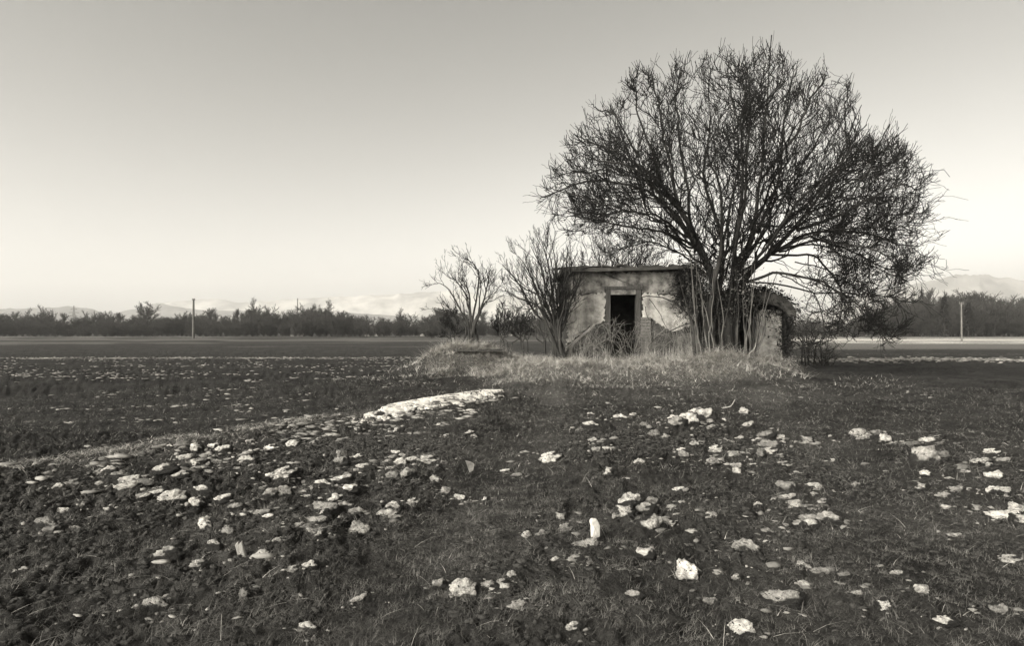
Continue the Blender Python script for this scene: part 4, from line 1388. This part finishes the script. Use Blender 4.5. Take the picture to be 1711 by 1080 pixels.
stick("bright crooked twig sticking up from the snowy clods below the tree", [(1195, 684), (1215, 681), (1222, 678), (1228, 668)], float(G(1210, 684)[1]), .012, M_PALEWOOD)
stick("dark straight twig lying in the clods below the upright snow chip", [(994, 930), (1004, 942), (1016, 955)], float(G(1004, 948)[1]), .006, M_TWIG)
stick("thin pale twig lying at the bottom edge right of the middle", [(893, 1026), (905, 1020), (916, 1012)], float(G(905, 1024)[1]), .005, M_PALEWOOD)
stick("pale crooked stem rising from the straw in front of the annex", [(1247, 605), (1252, 592), (1261, 582), (1263, 573)], 16.0, .016, M_PALEWOOD)
g = G(785, 790)
lf = MB()
lf.prism([(-.05, .10), (-.02, .03), (.0, -.02), (.03, .0), (.035, .06), (.0, .085)], -.004, .004)
o = lf.build("dead_leaf", M_STRAW, None); o.location = (g[0], g[1], float(H(g[0], g[1])) + .02); o.rotation_euler = (.3, 0, .4)
tag(o, "single curled dead leaf standing up in the middle of the field", "leaf")
# dark slab lying on the grass heap
p = W(798, 581, 17.0)
sb = MB(); sb.box(-.66, .66, -.3, .3, -.018, .018); sb.box(.2, .72, -.25, .2, .022, .04)
o = sb.build("fallen_slab", M_WOOD, None, .01, .006); o.location = [float(c) for c in p]; o.location.z = float(H0(p[0], p[1])) + .04
o.rotation_euler = (0, .01, .08)
tag(o, "dark flat board lying on the grass heap under the small bare tree", "board")
p = G(757, 577.5)
mk_ = MB(); mk_.beam((0, 0, -.2), (0, 0, .62), .05, 8); mk_.beam((0, 0, .62), (0, 0, .68), .035, 8)
o = mk_.build("marker_post", M_FARWALL); o.location = [float(c) for c in p]
tag(o, "short white marker post left of the small bare tree", "post")


# ------------------------------------------------------------------ far side of the field
def utility_pole(px, py, top, label, Y=None, r=.14, arm=True, mat_=M_POLE, name="utility_pole", group=None):
    g = G(px, py) if Y is None else W(px, py, Y)
    g[2] = float(H0(g[0], g[1]))
    h = float(W(px, top, g[1])[2]) - g[2]
    o = empty(name, g); tag(o, label, "pole", group)
    P = np.array([[0, 0, -.3], [0, 0, h * .5], [0, 0, h]])
    v, q = tubes(P[None], np.array([[r * 1.15, r, r * .75]]), 8)
    link("pole_shaft", np_mesh("pole_shaft", v, q), o, mat_, True)
    mb = MB(); mb.beam((0, 0, h - .02), (0, 0, h + .06), r * .8, 8); mb.build("pole_cap", mat_, o)
    if arm:
        mb = MB(); mb.beam((-.1, -r, h * .82), (.1, -r, h * .82), .05); mb.build("bracket", M_METAL, o)
        for sx in (-.22, .22):
            mb = MB(); mb.beam((sx, 0, h - .1), (sx, 0, h + .12), .05, 6); mb.build("insulator", M_METAL, o)
        mb = MB(); mb.beam((-.3, 0, h - .14), (.3, 0, h - .14), .05); mb.build("crossarm", mat_, o)


utility_pole(323, 566, 500, "tall dark utility pole at the far edge of the left field", r=.2)
utility_pole(1607, 571, 506, "thin pale utility pole at the far right before the wood", r=.09, mat_=M_METAL)
utility_pole(157, 558, 520, "thin distant mast right of the lattice pylon", Y=330, r=.3, arm=False, mat_=M_METAL, name="mast")
utility_pole(497, 558, 499, "thin distant mast rising above the middle of the dark tree belt", Y=400, r=.4, arm=False, mat_=M_METAL, name="mast")
utility_pole(677, 558, 525, "faint short mast above the tree belt near the small bare tree", Y=420, r=.35, arm=False, mat_=M_METAL, name="mast")


def pylon(px, top, Y, label):
    g = W(px, 556, Y); g[2] = 0
    h = float(W(px, top, Y)[2])
    o = empty("lattice_pylon", g); tag(o, label, "pylon")
    b, tw_ = h * .11, h * .022

    def wd(z): return b + (tw_ - b) * min(1, z / (h * .72))
    for sx in (-1, 1):
        for sy in (-1, 1):
            mb = MB(); mb.beam((sx * b, sy * b, -1), (sx * tw_, sy * tw_, h * .72), .22); mb.beam((sx * tw_, sy * tw_, h * .72), (sx * .1, sy * .1, h), .18); mb.build("leg", M_METAL, o)
    mb = MB()
    zs = np.linspace(0, h * .72, 9)
    for i in range(8):
        for sy in (-1, 1):
            a, c = wd(zs[i]), wd(zs[i + 1])
            mb.beam((-a, sy * a, zs[i]), (c, sy * c, zs[i + 1]), .12); mb.beam((a, sy * a, zs[i]), (-c, sy * c, zs[i + 1]), .12)
            mb.beam((-c, sy * c, zs[i + 1]), (c, sy * c, zs[i + 1]), .1)
    mb.build("bracing", M_METAL, o)
    for z, wdt in ((.62, .13), (.74, .19), (.86, .12)):
        mb = MB()
        for sx in (-1, 1):
            mb.beam((0, 0, h * z), (sx * h * wdt, 0, h * z), .25); mb.beam((0, 0, h * (z + .05)), (sx * h * wdt, 0, h * z + .1), .2)
        mb.build("crossarm", M_METAL, o)


pylon(123, 511, 620, "distant lattice power pylon above the tree belt at far left")


def far_proto(h, wdt, trunk_f, n1, n2, n3, up, thick, seed, kind="round"):
    g_ = np.random.default_rng(seed)
    tr = []
    ns = 1 if trunk_f > .2 else 5
    P = []
    for i in range(ns):
        e = np.array([g_.normal(0, wdt * (.05 if ns == 1 else .3)), g_.normal(0, wdt * (.05 if ns == 1 else .3)), h * g_.uniform(.75, .95)])
        b = np.array([g_.normal(0, .15 if ns > 1 else .0), g_.normal(0, .15 if ns > 1 else 0), -.2])
        s = np.linspace(0, 1, 8)[:, None]
        P.append(b + (e - b) * s + np.cumsum(g_.normal(0, .03, (8, 3)), 0) * h * .1)
    P = np.array(P)
    R_ = np.linspace(1, .25, 8)[None] * (.022 * h if ns == 1 else .012 * h) * np.ones((ns, 1))
    A, RA = grow(P, R_, n1, trunk_f, .1, .2, 6, spread=1.0, up=up, bend=.15, wig=.1, r0=.5, tip=.4, lfix=wdt * .5, g=g_)
    RA = np.clip(RA, .012 * h * .6, .1) * 1.0
    B, RB = grow(A, RA, n2, .1, .5, .3, 5, spread=.9, up=up, bend=.15, wig=.1, r0=.6, tip=.5, g=g_)
    RB = np.clip(RB, .02 * thick, .05 * thick)
    C, RC = grow(B, RB, n3, .1, .55, .25, 3, spread=.9, up=up, bend=.1, wig=.08, r0=.7, tip=.6, g=g_)
    RC = np.clip(RC, .014 * thick, .026 * thick)
    t1 = tubes(P, R_, 6)
    t2 = join([tubes(A, RA, 3), tubes(B, RB, 3), tubes(C, RC, 3)])
    return np_mesh("trunk", *t1), np_mesh("crown", *t2)


PROT = [far_proto(6.5, 3.6, .25, 26, 8, 6, .3, 1.2, 1), far_proto(5.2, 4.4, .05, 12, 9, 7, .3, 1.3, 2), far_proto(7.5, 3.4, .3, 26, 8, 6, .5, 1.2, 3), far_proto(4.2, 5.0, .05, 14, 9, 7, .15, 1.4, 4), far_proto(6.0, 4.2, .08, 12, 9, 7, .4, 1.3, 5)]
PH = [max(p.co.z for p in b.vertices) for a, b in PROT]
for a, b in PROT:
    a.materials.append(M_FARTREE); b.materials.append(M_FARTREE)


def far_tree(px, base, top, i, label, group=None, Y=None, name="distant_tree", cat="tree"):
    g = W(px, base, Y if Y else 180.0) if Y else G(px, base)
    z0 = float(H0(g[0], g[1]))
    tr, cr = PROT[i]
    h = W(px, top, g[1])[2] - z0
    hp_ = PH[i] * .9
    s = float(h / hp_)
    o = empty(name, (g[0], g[1], z0), random.uniform(0, 6.28)); o.scale = (s * random.uniform(1.0, 1.6), s * random.uniform(1.0, 1.5), s)
    tag(o, label, cat, group)
    for nm, me in (("trunk", tr), ("crown", cr)):
        c = bpy.data.objects.new(nm, me); COL.objects.link(c); c.parent = o


topL = np.array([(-40, 528), (60, 530), (86, 530), (110, 535), (150, 537), (180, 530), (200, 527), (215, 534), (270, 532), (290, 527), (320, 528), (340, 524), (370, 525), (395, 528), (415, 520), (440, 525), (470, 529), (500, 525), (520, 520), (540, 522), (560, 520), (575, 521), (590, 529), (620, 534), (660, 533), (690, 534), (720, 527), (740, 521), (760, 527), (800, 532), (900, 532), (1000, 535)])
LABF = "leafless tree in the dark belt along the far edge of the left field"


def belt(px):
    for lim, words in ((123, "left of the lattice pylon"), (245, "between the lattice pylon and the lone round-headed tree"), (323, "between the lone round-headed tree and the tall pole"),
                       (497, "between the tall pole and the thin mast"), (620, "between the thin mast and the long pale house"), (760, "between the long pale house and the small bare tree")):
        if px < lim: return words
    return "behind the shrubs and the hut"


px = -45.0
while px < 960:
    tp = np.interp(px, topL[:, 0], topL[:, 1])
    far_tree(px, 560, tp + random.gauss(2, 6) - (9 if random.random() < .12 else 0), random.choice((0, 1, 2, 4, 4)), "bare tree in the far belt " + belt(px), "trees of the far belt at left", Y=random.uniform(178, 205))
    far_tree(px + random.uniform(-4, 4), 562, tp + random.uniform(4, 15), random.choice((1, 3, 3, 4)), "low bush in the far belt " + belt(px), "bushes of the far belt at left", Y=random.uniform(150, 170), name="distant_bush", cat="bush")
    px += random.uniform(5.2, 8.5)
far_tree(245, 561, 508, 0, "lone round-headed bare tree standing above the tree belt at far left", Y=165, name="lone_tree")
far_tree(722, 568, 541, 3, "big dark bush in front of the tree belt left of the small bare tree", Y=110, name="dark_bush", cat="bush")
far_tree(738, 566, 520, 4, "taller bushy bare tree at the right end of the left tree belt", Y=130, name="bushy_tree")
def wood(px):
    return "behind the big tree's drooping twigs" if px < 1450 else "left of the pointed conifer" if px < 1578 else "between the conifer and the thin pole" if px < 1607 else "right of the thin pole"


topR = np.array([(1300, 538), (1380, 535), (1440, 530), (1475, 512), (1500, 502), (1530, 498), (1545, 494), (1560, 503), (1600, 504), (1625, 496), (1660, 500), (1760, 506)])
px = 1310.0
while px < 1760:
    tp = np.interp(px, topR[:, 0], topR[:, 1])
    far_tree(px, 559, tp + random.gauss(2, 6) - (9 if random.random() < .12 else 0), random.choice((0, 1, 2, 4, 4)), "leafless tree in the far right wood " + wood(px), "trees of the far wood at right", Y=random.uniform(172, 210))
    far_tree(px + random.uniform(-4, 4), 560, tp + random.uniform(6, 18), random.choice((1, 3, 3, 4)), "low bare bush in the far right wood " + wood(px), "bushes of the far wood at right", Y=random.uniform(160, 175), name="distant_bush", cat="bush")
    px += random.uniform(5.2, 8.5)


def conifer(px, top, Y, wdt, label):
    g = W(px, 558, Y); z0 = 0
    h = float(W(px, top, Y)[2])
    o = empty("conifer", (g[0], g[1], z0)); tag(o, label, "conifer")
    v, q = tubes(np.array([[[0, 0, -.3], [0, 0, h * .5], [0, 0, h]]]), np.array([[.25, .15, .03]]), 6)
    link("trunk", np_mesh("trunk", v, q), o, M_FARTREE)
    N = 2600
    t_ = rng.random(N) ** .75
    an = rng.uniform(0, 2 * pi, N)
    rad = (1 - t_) * wdt * (.75 + .35 * np.sin(t_ * 34)) * rng.uniform(.35, 1.05, N) + .1
    c = np.column_stack([np.cos(an) * rad, np.sin(an) * rad, .6 + t_ * (h - .6) - rad * .15])
    L_ = rng.uniform(.3, .6, N)[:, None]
    d = np.column_stack([np.cos(an), np.sin(an), rng.normal(-.2, .3, N)]); sdv = np.column_stack([-np.sin(an), np.cos(an), 0 * an])
    V4 = np.stack([c, c + d * L_ * .5 + sdv * L_ * .3, c + d * L_, c + d * L_ * .5 - sdv * L_ * .3], 1).reshape(-1, 3)
    tag(link("crown", np_mesh("crown", V4, np.arange(4 * N).reshape(-1, 4)), o, M_CONIFER), kind='stuff')


conifer(1578, 496, 150, 2.6, "dark pointed conifer standing in the far right wood")
conifer(1618, 506, 160, 2.8, "dark conifer right of the thin pale pole in the far wood")
conifer(752, 534, 150, 1.5, "small dark conifer beside the white marker post")


def house(px, base, Y, wd, h, rh, label, rz=0.0):
    g = W(px, base, Y)
    o = empty("distant_house", (g[0], g[1], 0), rz); tag(o, label, "house")
    dp = wd * .7
    mb = MB(); mb.box(-wd / 2, wd / 2, 0, dp, -.2, h); mb.build("wall", M_FARWALL, o)
    mb = MB(); mb.prism([(-wd / 2, h), (wd / 2, h), (0, h + rh - .1)], .05, dp - .05); mb.build("gable", M_FARWALL, o)
    if True:
        for sx in (-1, 1):
            mb = MB(); a = (sx * (wd / 2 + .3), h - .12); b = (0, h + rh)
            pts = [a, b, (b[0], b[1] + .18), (a[0], a[1] + .18)]
            mb.prism(pts if sx < 0 else pts[::-1], -.3, dp + .3); mb.build("roof", M_FARROOF, o)
    for k in (-.28, .28):
        f = MB(); f.box(k * wd - .5, k * wd + .5, -.06, .0, h * .4, h * .8); fo = f.build("window", M_WOOD, o)
        q_ = MB(); q_.box(k * wd - .4, k * wd + .4, -.075, -.062, h * .45, h * .75); q_.build("pane", M_GLASS, fo)
    d_ = MB(); d_.box(-.45, .45, -.05, -.003, 0, 1.95); d_.build("door", M_WOOD, o)


house(494, 560, 176, 3.0, 1.9, 0.8, "small pale shed roofed with snow in the left tree belt below the distant mast")
house(620, 560, 176, 3.6, 1.9, .6, "long pale low house in the tree belt left of the small bare tree")
house(699, 560, 176, 3.0, 1.9, .9, "pale low house in the belt just left of the big dark bush")
house(1388, 559, 180, 5.0, 2.0, 1.2, "pale house seen through the drooping twigs right of the annex")
house(1529, 559, 178, 3.2, 2.0, 1.4, "little pale house at the foot of the far right wood")
house(858, 560, 178, 6.0, 1.8, 1.2, "pale low house behind the tall shrub left of the hut")
